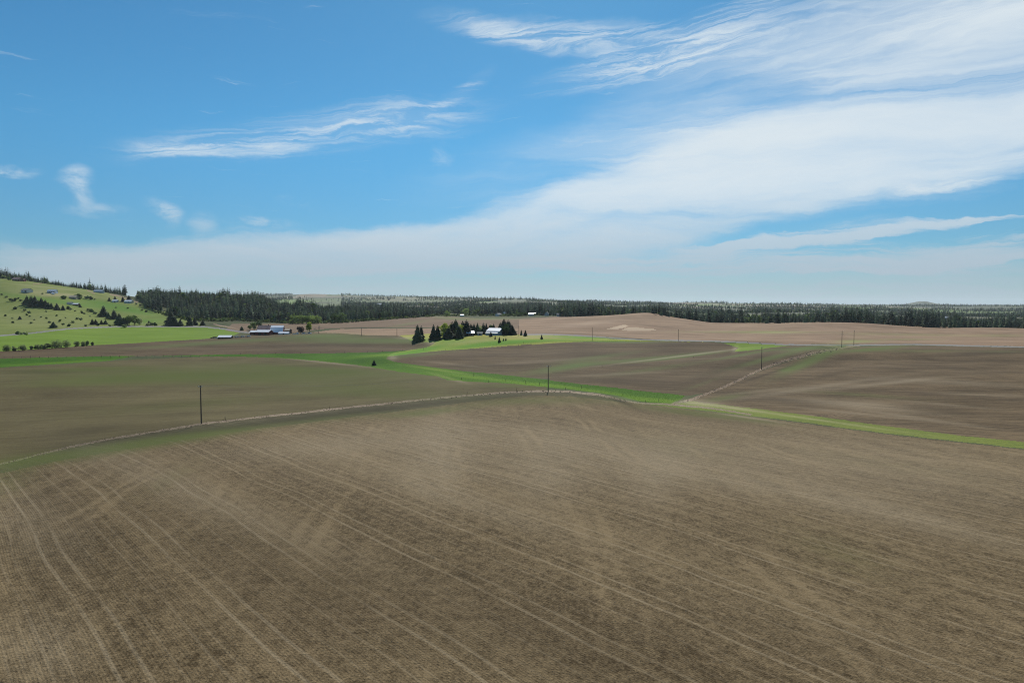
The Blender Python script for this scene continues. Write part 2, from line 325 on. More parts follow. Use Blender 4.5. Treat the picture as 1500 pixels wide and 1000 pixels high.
M['yard'] = field_mat('dry_lawn', (.21, .215, .035), (.36, .34, .08), (.11, .24, .02), (.36, .30, .18), rows=0, streak=.3, grain=.5, patch=.9, bump=.5)
M['margin'] = field_mat('dry_margin', (.14, .108, .072), (.40, .315, .225), (.13, .15, .05), PA, rows=0, streak=.5, grain=1.3, patch=.6, bump=1.0)
M['track'] = field_mat('dirt_track', (0.130, 0.093, 0.060), (0.340, 0.251, 0.167), (.13, .15, .05), (.44, .37, .28), rows=0, streak=.7, grain=.8, patch=.5, bump=.6)
M['road'] = field_mat('road_surface', (.17, .165, .155), (.26, .25, .235), (.12, .14, .06), (.3, .28, .25), rows=0, streak=.5, grain=.3, patch=.5, bump=.2)
M['floor'] = field_mat('forest_floor', (.035, .045, .022), (.10, .11, .045), (.12, .16, .05), (.25, .2, .14), rows=0, streak=.2, grain=.6, patch=1.0, bump=.5)
def far_mat():
    m, n, b = mat('patchwork_far_land')
    pos = n.new('ShaderNodeNewGeometry').outputs['Position']
    wp = n.vadd(pos, n.vec(n.mul(n.noise(pos, .002, 2), 250.0), 0.0, 0.0))
    vo = n.new('ShaderNodeTexVoronoi', feature='F1'); vo.inputs['Scale'].default_value = 1.0
    n.l.new(n.mapping(wp, scale=(.0022, .0011, 0)), vo.inputs['Vector'])
    s = n.new('ShaderNodeSeparateColor'); n.l.new(vo.outputs['Color'], s.inputs[0])
    c = n.mix(n.ramp(s.outputs[0], .25, .75, smooth=False), (.10, .13, .045), (.21, .17, .11))
    c = n.mix(n.ramp(s.outputs[1], .68, .74), c, (.14, .21, .045))
    c = n.mix(n.ramp(s.outputs[2], .6, .7), c, (.07, .085, .04))
    c = n.mix(n.mul(n.ramp(n.noise(pos, .012, 4, .7), .45, .62), .7), c, (.05, .065, .03))
    n.l.new(c, b.inputs['Base Color']); return m
M['plain'] = far_mat()

# ------------------------------------------------------------------ zones of the ground
ZN = ['near', 'olive', 'water', 'field_left', 'meadow', 'pasture', 'floor', 'brown_far', 'tan_band', 'yard', 'mid', 'mid2', 'right', 'pink', 'road', 'track', 'margin', 'plain', 'strip', 'patch', 'margin2', 'roadr', 'drive', 'hillroad', 'bare', 'headland']
ZI = {k: i for i, k in enumerate(ZN)}
FENCE = [(-40, 689), (0, 680), (60, 665), (100, 655), (150, 645), (200, 636.5), (250, 628.5), (295, 621), (350, 614.5), (400, 608.5), (450, 603.5), (500, 598), (560, 592), (620, 585.5), (680, 580), (740, 575), (780, 573), (830, 573.5), (870, 578), (900, 583.5), (920, 588.5)]
EDGE_R = [(920, 588.5), (940, 591), (985, 596), (1030, 602), (1080, 607.5), (1130, 614), (1200, 623), (1300, 636), (1400, 647), (1500, 658), (1560, 665)]
TRACK = [(985, 592), (1010, 586), (1035, 577), (1060, 567), (1085, 556), (1100, 548), (1115, 541), (1140, 531.5), (1165, 524), (1190, 518), (1210, 514), (1228, 511)]
ROADR = [(765, 490), (800, 489.6), (830, 490.5), (870, 493), (900, 495.2), (930, 497.2), (960, 498.2), (1000, 498.6), (1040, 499.5), (1080, 501), (1120, 503.5), (1150, 504.8), (1230, 505.5), (1290, 505), (1340, 504.5), (1400, 505.8), (1500, 508.3), (1560, 510)]
ROADL = [(-60, 494.5), (0, 491.5), (40, 488.5), (70, 485), (100, 481.5), (140, 479.5), (180, 478.2), (240, 478.2), (300, 478.6), (330, 482), (350, 485.5), (370, 488)]
POLY = [  # name, polygon in photo coordinates as seen from the camera, distance range
 ('headland', FENCE[:20] + [(920, 590), (870, 583.5), (820, 579), (780, 579), (740, 582), (680, 589.5), (620, 597), (560, 605), (500, 612), (450, 618.5), (400, 625), (350, 631.5), (295, 640), (250, 647), (200, 655), (150, 663), (100, 672), (50, 682), (-40, 703)], 110, 330),
 ('olive', FENCE[:15] + [(740, 576), (800, 572), (800, 566), (740, 561), (690, 559), (655, 556.5), (640, 551), (590, 545), (520, 534), (460, 528), (400, 523.5), (320, 522), (200, 526), (100, 533), (-40, 540)], 100, 470),
 ('field_left', [(-40, 527), (100, 522), (200, 521.5), (330, 519), (450, 517.5), (540, 516.5), (600, 513.5), (625, 509.5), (640, 507), (635, 496), (590, 492), (540, 490.5), (500, 487), (440, 486), (380, 489), (340, 493), (290, 497), (210, 501.5), (130, 506), (60, 511), (-40, 517)], 380, 760),
 ('meadow', [(-40, 517), (60, 511), (130, 506), (210, 501.5), (290, 497), (340, 492), (352, 487), (333, 482), (305, 478), (240, 478), (170, 477.5), (110, 481), (60, 486), (-40, 495)], 400, 900),
 ('pasture', [(-60, 494), (0, 491), (60, 485.5), (110, 481), (170, 477.5), (240, 477.5), (300, 477), (282, 468), (262, 464), (240, 455), (215, 447), (195, 441), (180, 434), (140, 425), (70, 413), (0, 408), (-60, 400)], 560, 1420),
 ('brown_far', [(330, 484), (340, 474), (400, 474), (430, 473.5), (480, 473), (560, 469), (600, 465.5), (650, 463), (700, 466), (760, 466), (830, 463), (830, 480), (760, 487), (640, 480), (560, 479.5), (480, 481), (440, 486), (380, 489), (350, 487)], 640, 1250),
 ('tan_band', [(455, 487), (500, 481.5), (560, 480.8), (640, 481), (760, 481), (760, 492), (640, 493), (540, 491), (500, 488)], 570, 860),
 ('water', [(-40, 527), (40, 524), (160, 521.5), (200, 521), (160, 528), (60, 534.5), (-40, 540)], 350, 480),
 ('water', [(200, 521), (250, 521), (330, 519), (400, 518), (500, 517), (545, 516), (600, 513), (625, 510), (640, 507), (660, 505), (700, 505), (640, 514), (590, 519.5), (568, 522), (566, 526), (580, 530), (620, 536), (680, 543.5), (730, 548), (800, 556), (880, 565.5), (950, 573.5), (1005, 578.5), (1000, 583), (985, 590), (960, 590.5), (935, 587), (900, 578), (850, 572), (800, 567), (740, 561), (690, 559), (655, 556.5), (640, 551), (590, 545), (520, 534), (460, 528), (400, 523.5), (320, 522)], 250, 520),
 ('mid', [(568, 522), (600, 518), (640, 513.5), (700, 509.5), (780, 503.5), (860, 499.5), (950, 499.5), (1040, 501), (1065, 503.5), (1080, 510), (1072, 515), (1040, 519.5), (1000, 524), (940, 530), (870, 537), (810, 543), (810, 556), (730, 548), (680, 543.5), (620, 536), (580, 530), (566, 526)], 330, 600),
 ('mid2', [(805, 557), (810, 543), (870, 537), (940, 530), (1000, 524), (1040, 519.5), (1072, 515), (1100, 513), (1135, 508), (1150, 505.5), (1232, 506.5), (1228, 511), (1190, 517), (1140, 530), (1085, 554), (1035, 576), (1005, 579), (950, 573.5), (880, 565.5)], 250, 520),
 ('yard', [(575, 517), (600, 513), (625, 509), (637, 502), (600, 498), (585, 491), (640, 488), (760, 489.5), (800, 490.5), (840, 492), (900, 496.5), (960, 499.5), (1045, 501), (950, 500), (860, 500), (780, 504), (700, 510), (640, 514), (600, 518), (568, 522)], 380, 640),
 ('patch', [(1060, 502.5), (1080, 502), (1120, 504.5), (1160, 505.5), (1130, 509), (1100, 513), (1075, 515), (1082, 509)], 400, 540),
 ('right', [(995, 592), (1035, 577.5), (1085, 557), (1115, 543), (1165, 526), (1210, 515), (1228, 511), (1260, 508), (1290, 506.5), (1340, 506), (1400, 507), (1500, 509.5), (1560, 511), (1560, 655), (1500, 647), (1400, 637), (1300, 624), (1200, 610), (1130, 601), (1070, 594)], 150, 500),
 ('pink', [(760, 489.5), (760, 468), (800, 464), (900, 450), (1500, 450), (1560, 470), (1560, 508), (1500, 507), (1400, 505), (1290, 504), (1150, 504), (1080, 500), (1000, 498), (930, 496), (870, 492), (830, 490)], 440, 930),
 ('bare', [(887, 481.8), (893, 480.5), (903, 478), (912, 475.8), (917, 475.6), (920, 477.5), (915, 480), (906, 482)], 600, 900),
 ('bare', [(909, 483.8), (916, 480.5), (922, 478.6), (932, 479), (945, 480.6), (958, 482.2), (963, 483), (955, 484), (935, 484.4)], 600, 900),
 ('strip', [(985, 590), (1010, 586), (1030, 590), (1070, 594), (1130, 601), (1200, 610), (1300, 624), (1400, 637), (1500, 647), (1560, 655), (1560, 665), (1500, 656.5), (1400, 645.5), (1300, 634.5), (1200, 621.5), (1130, 612.5), (1080, 606.5), (1030, 601), (985, 596), (940, 591)], 140, 290),
]
BUF = [  # strips along a line: name, line, half width above, below (photo px), distance range
 ('margin', FENCE, 1.5, .9, 140, 330), ('margin2', [(860, 575), (890, 580), (915, 587), (940, 590.5), (985, 593), (1030, 596.5), (1060, 600.5), (1100, 607.5)], 1.2, .8, 170, 330),
 ('track', TRACK, 2.0, 1.5, 220, 480), ('track', [(1205, 505.5), (1222, 507), (1234, 510), (1240, 508), (1260, 505.6)], 1.1, 1.1, 400, 520),
 ('roadr', ROADR, .9, .9, 420, 720), ('road', ROADL, .9, .9, 500, 900),
 ('hillroad', [(100, 443), (150, 452), (200, 462)], .01, .01, 990, 991),
 ('drive', [(312, 474), (320, 476.5), (335, 479), (350, 482.5), (365, 485), (380, 486)], .9, .9, 650, 980),
 ('hillroad', [(127, 424.8), (133, 427), (138, 430)], .8, .7, 1100, 1400), ('hillroad', [(160, 431), (172, 433), (182, 436), (192, 439.5), (202, 443)], 1.0, .9, 1000, 1400),
 ('hillroad', [(48, 416.5), (56, 416), (63, 414.5)], .7, .6, 1150, 1400),
]
def inpoly(px, py, poly):
    c = np.zeros(px.shape, bool); n = len(poly)
    for i in range(n):
        x1, y1 = poly[i]; x2, y2 = poly[(i + 1) % n]
        if y1 == y2: continue
        m = ((y1 > py) != (y2 > py)) & (px < (x2 - x1) * (py - y1) / (y2 - y1) + x1)
        c ^= m
    return c
def line_y(px, L):
    return np.interp(px, [p[0] for p in L], [p[1] for p in L], left=-999, right=-999)
# soft marks: (photo x, photo y, radius x, radius y, angle, strength)
GREEN = [(960, 586, 60, 3.5, -4, 1.2), (880, 574, 60, 3, -7, 1.0), (800, 564, 70, 3, -5, .9), (700, 553, 60, 3, -6, .8), (560, 520, 60, 3, 4, .9), (640, 541, 50, 3, -8, .7), (90, 531, 120, 2.5, 3, .6), (90, 668, 130, 14, 8, .9), (230, 646, 120, 12, 9, .9), (330, 633, 100, 9, 8, .7), (480, 612, 120, 8, 7, .55), (640, 600, 160, 9, 6, .5), (620, 605, 60, 6, 6, .6), (800, 586, 150, 9, 0, .6), (1000, 603, 110, 7, -7, .9), (1100, 614, 80, 6, -8, .6),
         (10, 700, 60, 40, 20, .45), (250, 700, 70, 16, 30, .3), (990, 655, 90, 20, -10, .25), (1300, 680, 200, 12, -8, .2), (1230, 810, 120, 40, -20, .25),
         (330, 550, 380, 18, 0, .95), (120, 560, 160, 9, 3, .5), (300, 590, 260, 12, 5, .4), (560, 575, 150, 14, -2, .6), (760, 565, 70, 5, 0, .6), (440, 540, 150, 6, -3, .6), (120, 541, 120, 4, 2, .5),
         (560, 499, 200, 6, 0, .9), (300, 503, 150, 4, 4, .7), (480, 492, 70, 5, 0, .8), (900, 500.5, 90, 2.5, -1, .9), (930, 527, 120, 4, 6, .7), (830, 537, 70, 7, 10, .8), (1000, 522, 80, 2.6, 7, 1.0), (880, 522, 90, 4, 7, .5), (620, 520, 50, 2.5, 6, .5),
         (1130, 524, 90, 5, 14, .75), (1090, 519, 60, 3, 10, .7), (1180, 510, 70, 3.5, 3, .8), (960, 540, 90, 5, 8, .45), (1020, 565, 60, 4, 20, .3),
         (1190, 527, 70, 9, 24, 1.0), (1155, 540, 18, 3, 10, 1.0), (1280, 511, 70, 4, 5, .9), (1060, 583, 50, 6, 10, .6), (1350, 514, 90, 3, 0, .5), (1260, 578, 120, 4, -4, .4), (1470, 515, 50, 3, 0, .4),
         (1080, 486, 130, 2.2, 0, .55), (1330, 490, 140, 3, -1, .45), (1260, 500, 40, 2.5, 0, .8), (1330, 497, 70, 2, 0, .5), (1130, 487, 60, 3, 0, .5), (1470, 491, 60, 3, 0, .4),
         (620, 512, 55, 5, 12, 1.0), (700, 506, 80, 5, 6, 1.0), (850, 494, 80, 2.5, -2, .9), (780, 500, 80, 3.5, 3, .7), (600, 474, 40, 3, 10, .5), (660, 466, 40, 3, -5, .6), (720, 467, 60, 2, 0, .7),
         (80, 441, 140, 5, -8, .8), (150, 444, 60, 6, -10, .8), (210, 470, 50, 5, 0, .8), (40, 424, 60, 5, 0, .3), (200, 455, 50, 7, -10, .6)]
PALE = [(1440, 578, 90, 2.5, -2, .35), (1250, 605, 120, 2.2, -6, .4), (1120, 572, 70, 2.5, 6, .35), (1380, 592, 90, 2, -5, .35), (780, 530, 90, 2.5, 4, .3), (900, 548, 110, 2.2, 3, .3), (660, 533, 60, 2, -6, .3), (300, 730, 260, 30, -22, .3), (850, 670, 600, 60, 0, .28), (1350, 700, 300, 60, -8, .25), (640, 665, 90, 60, 80, .28), (800, 700, 60, 60, 70, .2), (960, 700, 60, 50, 50, .25), (500, 650, 200, 22, 5, .3), (820, 640, 260, 26, -5, .18), (1150, 720, 320, 22, -12, .22), (1350, 760, 240, 20, -16, .2), (30, 760, 60, 120, 70, .25), (700, 740, 200, 20, -18, .2), (60, 950, 90, 60, 0, .25),  # pale ground; sunlit crests of the field swells are painted in too
        (860, 474, 60, 4, 6, .3), (1190, 568, 130, 4, 8, .5), (1290, 562, 110, 3.5, 6, .5), (1240, 590, 140, 6, -3, .4), (1400, 560, 150, 5, -3, .35), (1290, 598, 110, 5, -6, .35), (1330, 610, 130, 3, -8, .4),
        (30, 422, 40, 6, 0, .2), (55, 427, 40, 5, 0, .55), (85, 432, 40, 3, 0, .8), (120, 434, 50, 3, -4, .3), (180, 439, 30, 3, -15, .5), (60, 470, 110, 14, -5, .25), (70, 421, 70, 2, -6, .4),
        (690, 500, 60, 4, 5, .4), (790, 494, 60, 2.5, 0, .6), (780, 491, 40, 2, 0, .6), (632, 500, 8, 6, 0, .8), (600, 495, 20, 2.5, 0, .8), (640, 541.5, 60, 1.5, -8, .6), (1000, 521, 120, 1.3, 7, .9), (1078, 510, 7, 5, 50, .9), (655, 553, 30, 2.2, -15, .9), (575, 524, 9, 5, 0, .7), (480, 531, 80, 1.6, -6, .7),
        (1020, 590, 40, 6, -5, .9), (1080, 598, 50, 3.5, -7, .7), (1200, 615, 140, 1.6, -8, .5), (1100, 612, 60, 1.5, -8, .7)]
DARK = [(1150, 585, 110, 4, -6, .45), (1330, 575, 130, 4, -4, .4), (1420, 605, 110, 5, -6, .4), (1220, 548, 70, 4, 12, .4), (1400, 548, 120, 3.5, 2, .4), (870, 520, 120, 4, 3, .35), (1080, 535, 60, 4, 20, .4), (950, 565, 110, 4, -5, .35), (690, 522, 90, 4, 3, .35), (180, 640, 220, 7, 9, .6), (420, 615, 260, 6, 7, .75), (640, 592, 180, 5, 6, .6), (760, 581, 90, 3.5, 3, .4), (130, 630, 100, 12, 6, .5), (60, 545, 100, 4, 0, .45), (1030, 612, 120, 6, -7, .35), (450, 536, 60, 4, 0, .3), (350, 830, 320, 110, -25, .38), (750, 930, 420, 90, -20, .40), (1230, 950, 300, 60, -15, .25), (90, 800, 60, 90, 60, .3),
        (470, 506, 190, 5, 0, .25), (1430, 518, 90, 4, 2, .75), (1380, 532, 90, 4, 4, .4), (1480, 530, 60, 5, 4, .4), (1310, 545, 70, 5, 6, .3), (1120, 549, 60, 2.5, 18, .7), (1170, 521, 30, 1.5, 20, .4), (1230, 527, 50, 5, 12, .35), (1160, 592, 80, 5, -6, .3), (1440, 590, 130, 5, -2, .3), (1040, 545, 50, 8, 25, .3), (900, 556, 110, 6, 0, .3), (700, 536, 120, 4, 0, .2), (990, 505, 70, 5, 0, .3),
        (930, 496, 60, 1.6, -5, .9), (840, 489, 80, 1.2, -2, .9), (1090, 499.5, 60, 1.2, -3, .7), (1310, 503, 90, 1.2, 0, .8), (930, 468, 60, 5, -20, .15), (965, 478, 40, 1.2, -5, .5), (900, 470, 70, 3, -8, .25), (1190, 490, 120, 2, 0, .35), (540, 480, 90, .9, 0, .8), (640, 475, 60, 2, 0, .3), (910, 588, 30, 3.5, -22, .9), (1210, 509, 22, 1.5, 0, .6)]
def soft(px, py, lst):
    t = np.zeros(px.shape)
    for (x, y, rx, ry, a, am) in lst:
        c, s = cos(radians(a)), sin(radians(a)); dx = px - x; dy = py - y
        m = (np.abs(dx) < rx * 1.8 + 2) & (np.abs(dy) < (ry + rx * abs(s)) * 1.8 + 2)
        uu = (dx[m] * c - dy[m] * s) / rx; vv = (dx[m] * s + dy[m] * c) / ry
        t[m] += am * np.exp(-(uu * uu + vv * vv) * 1.6)
    return np.clip(t, 0, 1.4)
def zones(px, py, D):
    px = np.clip(px, -35, 1555)
    z = np.full(px.shape, ZI['plain']); z[D < 1000] = ZI['floor']; z[(D >= 1000) & (D < 1450)] = ZI['floor']
    edge = np.where(px < 920, line_y(np.clip(px, -40, 920), FENCE), line_y(np.clip(px, 920, 1560), EDGE_R))
    z[(py > edge) & (D < 300)] = ZI['near']; z[D < 120] = ZI['near']
    for nm, poly, d0, d1 in POLY:
        m = (D > d0) & (D < d1); idx = np.where(m)
        r = inpoly(px[idx], py[idx], poly); z[tuple(i[r] for i in idx)] = ZI[nm]
    for nm, L, a, bl, d0, d1 in BUF:
        y = line_y(px, L); m = (D > d0) & (D < d1) & (py > y - a) & (py < y + bl); z[m] = ZI[nm]
    return z
ZOBJ = {'near': ('ploughed_field', 'near', 'broad brown seeded field filling the foreground'), 'olive': ('sprouting_field', 'olive', 'rolling olive brown field beyond the weedy fence row'),
 'water': ('grass_waterway', 'water', 'bright green grass waterway winding between the fields'), 'field_left': ('ploughed_field', 'mid', 'brown field in front of the farm buildings'),
 'meadow': ('green_meadow', 'meadow', 'bright green meadow below the hillside road'), 'pasture': ('hillside_pasture', 'pasture', 'pale green hillside pasture under the wooded ridge'),
 'floor': ('forest_floor', 'floor', 'dark ground under the conifer woods'), 'brown_far': ('ploughed_field', 'far', 'far brown field in front of the woods'), 'tan_band': ('ploughed_field', 'pink', 'narrow tan field behind the homestead'),
 'yard': ('homestead_yard', 'yard', 'yellow green grass slope round the homestead'), 'mid': ('ploughed_field', 'mid', 'dark brown field below the homestead'), 'mid2': ('ploughed_field', 'mid', 'brown field between the waterway and the dirt track'),
 'right': ('ploughed_field', 'right', 'brown contoured field right of the dirt track'), 'pink': ('dry_field', 'pink', 'pinkish tan hill field behind the paved road'), 'road': ('country_road', 'road', 'grey road along the foot of the hillside'),
 'track': ('dirt_track', 'track', 'pale dirt track climbing past the utility pole'), 'margin': ('field_margin', 'margin', 'weedy pale fence row between two fields'), 'plain': ('distant_plain', 'plain', 'distant patchwork farmland'),
 'strip': ('grass_strip', 'strip', 'green grass strip between near and right fields'), 'patch': ('grass_patch', 'meadow', 'small bright green grass patch beside the road'), 'margin2': ('field_margin', 'margin', 'pale weedy ground where the tracks meet'),
 'headland': ('field_headland', 'headland', 'dark strip of field beside the weedy fence row'), 'bare': ('bare_patch', 'pinkpale', 'pale bare soil patch on the tan hill'), 'roadr': ('country_road', 'road', 'paved road along the foot of the tan hill'), 'drive': ('driveway', 'track', 'pale driveway to the barns'), 'hillroad': ('hill_road', 'track', 'pale road on the hillside')}
def mesh_np(name, V, F, mats, smooth=True, attrs=None, mi=None):
    """V (n,3), F (m,k) -> mesh"""
    me = bpy.data.meshes.new(name); k = F.shape[1]
    me.vertices.add(len(V)); me.vertices.foreach_set('co', np.ascontiguousarray(V, dtype=np.float32).ravel())
    me.loops.add(len(F) * k); me.loops.foreach_set('vertex_index', np.ascontiguousarray(F, dtype=np.int32).ravel())
    me.polygons.add(len(F)); me.polygons.foreach_set('loop_start', np.arange(0, len(F) * k, k, dtype=np.int32))
    me.polygons.foreach_set('loop_total', np.full(len(F), k, dtype=np.int32))
    me.polygons.foreach_set('use_smooth', np.full(len(F), smooth, dtype=bool))
    for m in mats: me.materials.append(m)
    if mi is not None: me.polygons.foreach_set('material_index', np.ascontiguousarray(mi, dtype=np.int32))
    if attrs:
        for a, v in attrs.items():
            at = me.attributes.new(a, 'FLOAT', 'POINT'); at.data.foreach_set('value', np.ascontiguousarray(v, dtype=np.float32))
    me.update(calc_edges=True); return me
def link(name, me, parent=None, **props):
    o = bpy.data.objects.new(name, me); COL.objects.link(o)
    if parent: o.parent = parent
    for k, v in props.items(): o[k] = v
    return o
S_ = np.concatenate([np.linspace(-1.12, -.80, 60)[:-1], np.linspace(-.80, .80, 1020), np.linspace(.80, 1.12, 60)[1:]])
L_ = [math.log(32)]
while math.exp(L_[-1]) < 13500:
    r = math.exp(L_[-1])
    L_.append(L_[-1] + (.010 if r < 120 else .0052 if r < 700 else .007 if r < 1500 else .02))
D_ = np.exp(np.array(L_))
SS, DD = np.meshgrid(S_, D_, indexing='ij')
VX = SS * DD; VY = DD; VZ = height(VX, VY)
PX, PY = topix(VX, VY, VZ)
jx = 1.1 * vnoise(VX / 2.3, VY / 2.3) + .9 * vnoise(VX / 6 + 9, VY / 9); jm = np.clip(DD / 300, .6, 1)
ZV = None
g_ = soft(PX, PY, GREEN); p_ = soft(PX, PY, PALE); k_ = soft(PX, PY, DARK)
far_off = DD > 1450
for a in (g_, p_, k_): a[far_off] = 0
def fc(A): return (A[:-1, :-1] + A[1:, :-1] + A[:-1, 1:] + A[1:, 1:]) / 4
FZ = zones(fc(PX), fc(PY) + fc(jx) * fc(jm) * np.clip(300 / fc(DD), .25, 1.6) * .8, fc(DD))
nS, nD = SS.shape
IDX = np.arange(nS * nD).reshape(nS, nD)
QF = np.stack([IDX[:-1, :-1], IDX[1:, :-1], IDX[1:, 1:], IDX[:-1, 1:]], -1).reshape(-1, 4)
FZ = FZ.reshape(-1)
VALL = np.stack([VX, VY, VZ], -1).reshape(-1, 3)
def rowcoords(nm, X, Y, Z):
    if nm in ('near',):
        w = 3.0 * vnoise(X / 60 + 4, Y / 60 + 4) + .9 * vnoise(X / 22, Y / 22 + 6)
        return .746 * X + .666 * Y + w, .666 * X - .746 * Y
    if nm == 'olive': a = (-.25, .97, 2.5)
    elif nm == 'headland': a = (.55, .83, 0.)
    elif nm == 'mid': a = (-.05, 1., 4.)
    elif nm == 'mid2': a = (.35, .94, 5.)
    elif nm == 'right': a = (.12, 1., 15.)
    elif nm in ('pink', 'tan_band', 'brown_far'): a = (.0, 1., 5.)
    elif nm == 'track': a = (.9, -.45, 0.)
    else: a = (.1, 1., 1.)
    w = 5 * vnoise(X / 50 + 4, Y / 50 + 4)
    return a[0] * X + a[1] * Y + a[2] * Z + w, a[1] * X - a[0] * Y
AG, AP, AK = g_.ravel(), p_.ravel(), k_.ravel()
for nm in ZN:
    sel = QF[FZ == ZI[nm]]
    if len(sel) == 0: continue
    used = np.unique(sel); remap = np.zeros(len(VALL), np.int32); remap[used] = np.arange(len(used))
    V = VALL[used]; ru, rv = rowcoords(nm, V[:, 0], V[:, 1], V[:, 2])
    on, mk, lab = ZOBJ[nm]
    me = mesh_np(on, V, remap[sel], [M[mk]], True, {'rowu': ru, 'rowv': rv, 'grn': AG[used], 'pal': AP[used], 'drk': AK[used]})
    link(on, me, kind='structure', label=lab)
# the land beside and behind the camera
rr = np.concatenate([[2], np.exp(np.linspace(math.log(12), math.log(13000), 70))]); aa = np.linspace(0, 2 * pi, 181)[:-1]
R2, A2 = np.meshgrid(rr, aa, indexing='ij'); X2 = R2 * np.sin(A2); Y2 = R2 * np.cos(A2)
Z2 = height(X2, np.maximum(Y2, 31)) - .04 - np.minimum(.0022 * R2, 2.0)
I2 = np.arange(R2.size).reshape(R2.shape); nx = np.roll(I2, -1, 1)
F2 = np.stack([I2[:-1], I2[1:], nx[1:], nx[:-1]], -1).reshape(-1, 4)
V2 = np.stack([X2, Y2, Z2], -1).reshape(-1, 3)
VI = (np.abs(V2[:, 0]) < 1.05 * V2[:, 1]) & (V2[:, 1] > 36)
F2 = F2[~VI[F2].all(1)][:, ::-1]
ru, rv = rowcoords('near', V2[:, 0], V2[:, 1], V2[:, 2]); zz = np.zeros(len(V2))
link('ground', mesh_np('ground', V2, F2, [M['near']], True, {'rowu': ru, 'rowv': rv, 'grn': zz, 'pal': zz, 'drk': zz}), kind='structure', label='brown farmland around the field')

# ------------------------------------------------------------------ plants
def leaf_mat(name, dark, light, scale=.6, rough=.85, trans=0.0):
    m, n, b = mat(name)
    pos = n.new('ShaderNodeNewGeometry').outputs['Position']
    oi = n.new('ShaderNodeObjectInfo').outputs['Random']
    f = n.add(n.mul(n.noise(pos, scale, 3, .6), .5), n.mul(n.mul(oi, oi), .7))
    c = n.mix(n.ramp(f, .3, .8), dark, light)
    n.l.new(c, b.inputs['Base Color']); b.inputs['Roughness'].default_value = rough
    if trans:
        out = [x for x in n.n if x.type == 'OUTPUT_MATERIAL'][0]
        tr = n.new('ShaderNodeBsdfTranslucent'); n.l.new(c, tr.inputs[0])
        mx = n.new('ShaderNodeMixShader'); mx.inputs[0].default_value = trans
        n.l.new(b.outputs[0], mx.inputs[1]); n.l.new(tr.outputs[0], mx.inputs[2]); n.l.new(mx.outputs[0], out.inputs[0])
    return m
M['needle'] = leaf_mat('conifer_needles', (.020, .046, .027), (.140, .210, .100), .10, trans=.28)
M['needle2'] = leaf_mat('spruce_needles', (.018, .040, .020), (.085, .125, .050), .8, trans=.2)
M['leafd'] = leaf_mat('dark_leaves', (.050, .095, .022), (.13, .20, .05), .5, trans=.4)
M['leafl'] = leaf_mat('willow_leaves', (.17, .24, .060), (.29, .38, .11), .5, trans=.5)
M['leafy'] = leaf_mat('yellow_green_leaves', (.24, .30, .035), (.42, .48, .08), .8, trans=.5)
M['leafp'] = leaf_mat('purple_leaves', (.018, .010, .014), (.05, .022, .03), .8)
M['leafg'] = leaf_mat('grey_green_leaves', (.19, .24, .10), (.36, .41, .19), .6, trans=.55)
M['bark'] = simple('bark', (.085, .065, .05), .95, scale=3)
M['barkpale'] = simple('pale_bark', (.20, .17, .14), .95, scale=3)

def tube(V, F, p0, p1, r0, r1, n=6, cap=False):
    p0 = np.array(p0, float); p1 = np.array(p1, float); d = p1 - p0; L = np.linalg.norm(d) + 1e-9; d /= L
    a = np.cross(d, (0, 0, 1) if abs(d[2]) < .9 else (1, 0, 0)); a /= np.linalg.norm(a); b = np.cross(d, a)
    i0 = len(V)
    for p, r in ((p0, r0), (p1, r1)):
        for k in range(n):
            t = 2 * pi * k / n; V.append(tuple(p + r * (cos(t) * a + sin(t) * b)))
    for k in range(n): F.append((i0 + k, i0 + (k + 1) % n, i0 + n + (k + 1) % n, i0 + n + k))
    if cap: F.append(tuple(i0 + n + k for k in range(n))); F.append(tuple(i0 + n - 1 - k for k in range(n)))
def pymesh(name, V, F, mats, smooth=False, mi=None):
    me = bpy.data.meshes.new(name); me.from_pydata(V, [], F)
    for m in mats: me.materials.append(m)
    if mi: me.polygons.foreach_set('material_index', mi)
    if smooth: me.polygons.foreach_set('use_smooth', [True] * len(F))
    me.update(); return me
def conifer(h, r, whorls, per, seed, droop=.35, base=.08, bare=0.0, tris=2, shape=.85):
    """crown of drooping boughs; returns V, F"""
    R = random.Random(seed); V, F = [], []
    lean = (R.uniform(-.02, .02) * h, R.uniform(-.02, .02) * h)
    for w in range(whorls):
        t = (w + R.random() * .5) / whorls; z = h * (base + (1 - base) * t); rad = r * ((1 - t) ** shape) * R.uniform(.75, 1.15) + .04 * r
        if R.random() < bare: continue
        n = max(3, int(per * (1 - .55 * t))); off = R.random() * 6.28
        for k in range(n):
            a = off + 2 * pi * k / n + R.uniform(-.3, .3); rr = rad * R.uniform(.65, 1.18); dz = -droop * rr * R.uniform(.5, 1.3)
            wd = rr * .42 * R.uniform(.7, 1.2) + .05 * r; c, s = cos(a), sin(a)
            cx, cy = lean[0] * t, lean[1] * t
            up = rr * .16
            i = len(V)
            V += [(cx, cy, z), (cx + c * rr * .55 - s * wd, cy + s * rr * .55 + c * wd, z + dz * .45 - up), (cx + c * rr, cy + s * rr, z + dz),
                  (cx + c * rr * .55 + s * wd, cy + s * rr * .55 - c * wd, z + dz * .5 - up), (cx + c * rr * .5, cy + s * rr * .5, z + dz * .3 + up)]
            F += [(i, i + 1, i + 4), (i + 1, i + 2, i + 4), (i + 4, i + 2, i + 3), (i, i + 4, i + 3)]
    i = len(V); q = .05 * r + .1     # leader
    V += [(lean[0] - q, lean[1], h * .93), (lean[0] + q, lean[1], h * .93), (lean[0], lean[1] + q, h * .93), (lean[0], lean[1], h * 1.03)]
    F += [(i, i + 1, i + 3), (i + 1, i + 2, i + 3), (i + 2, i, i + 3)]
    return V, F
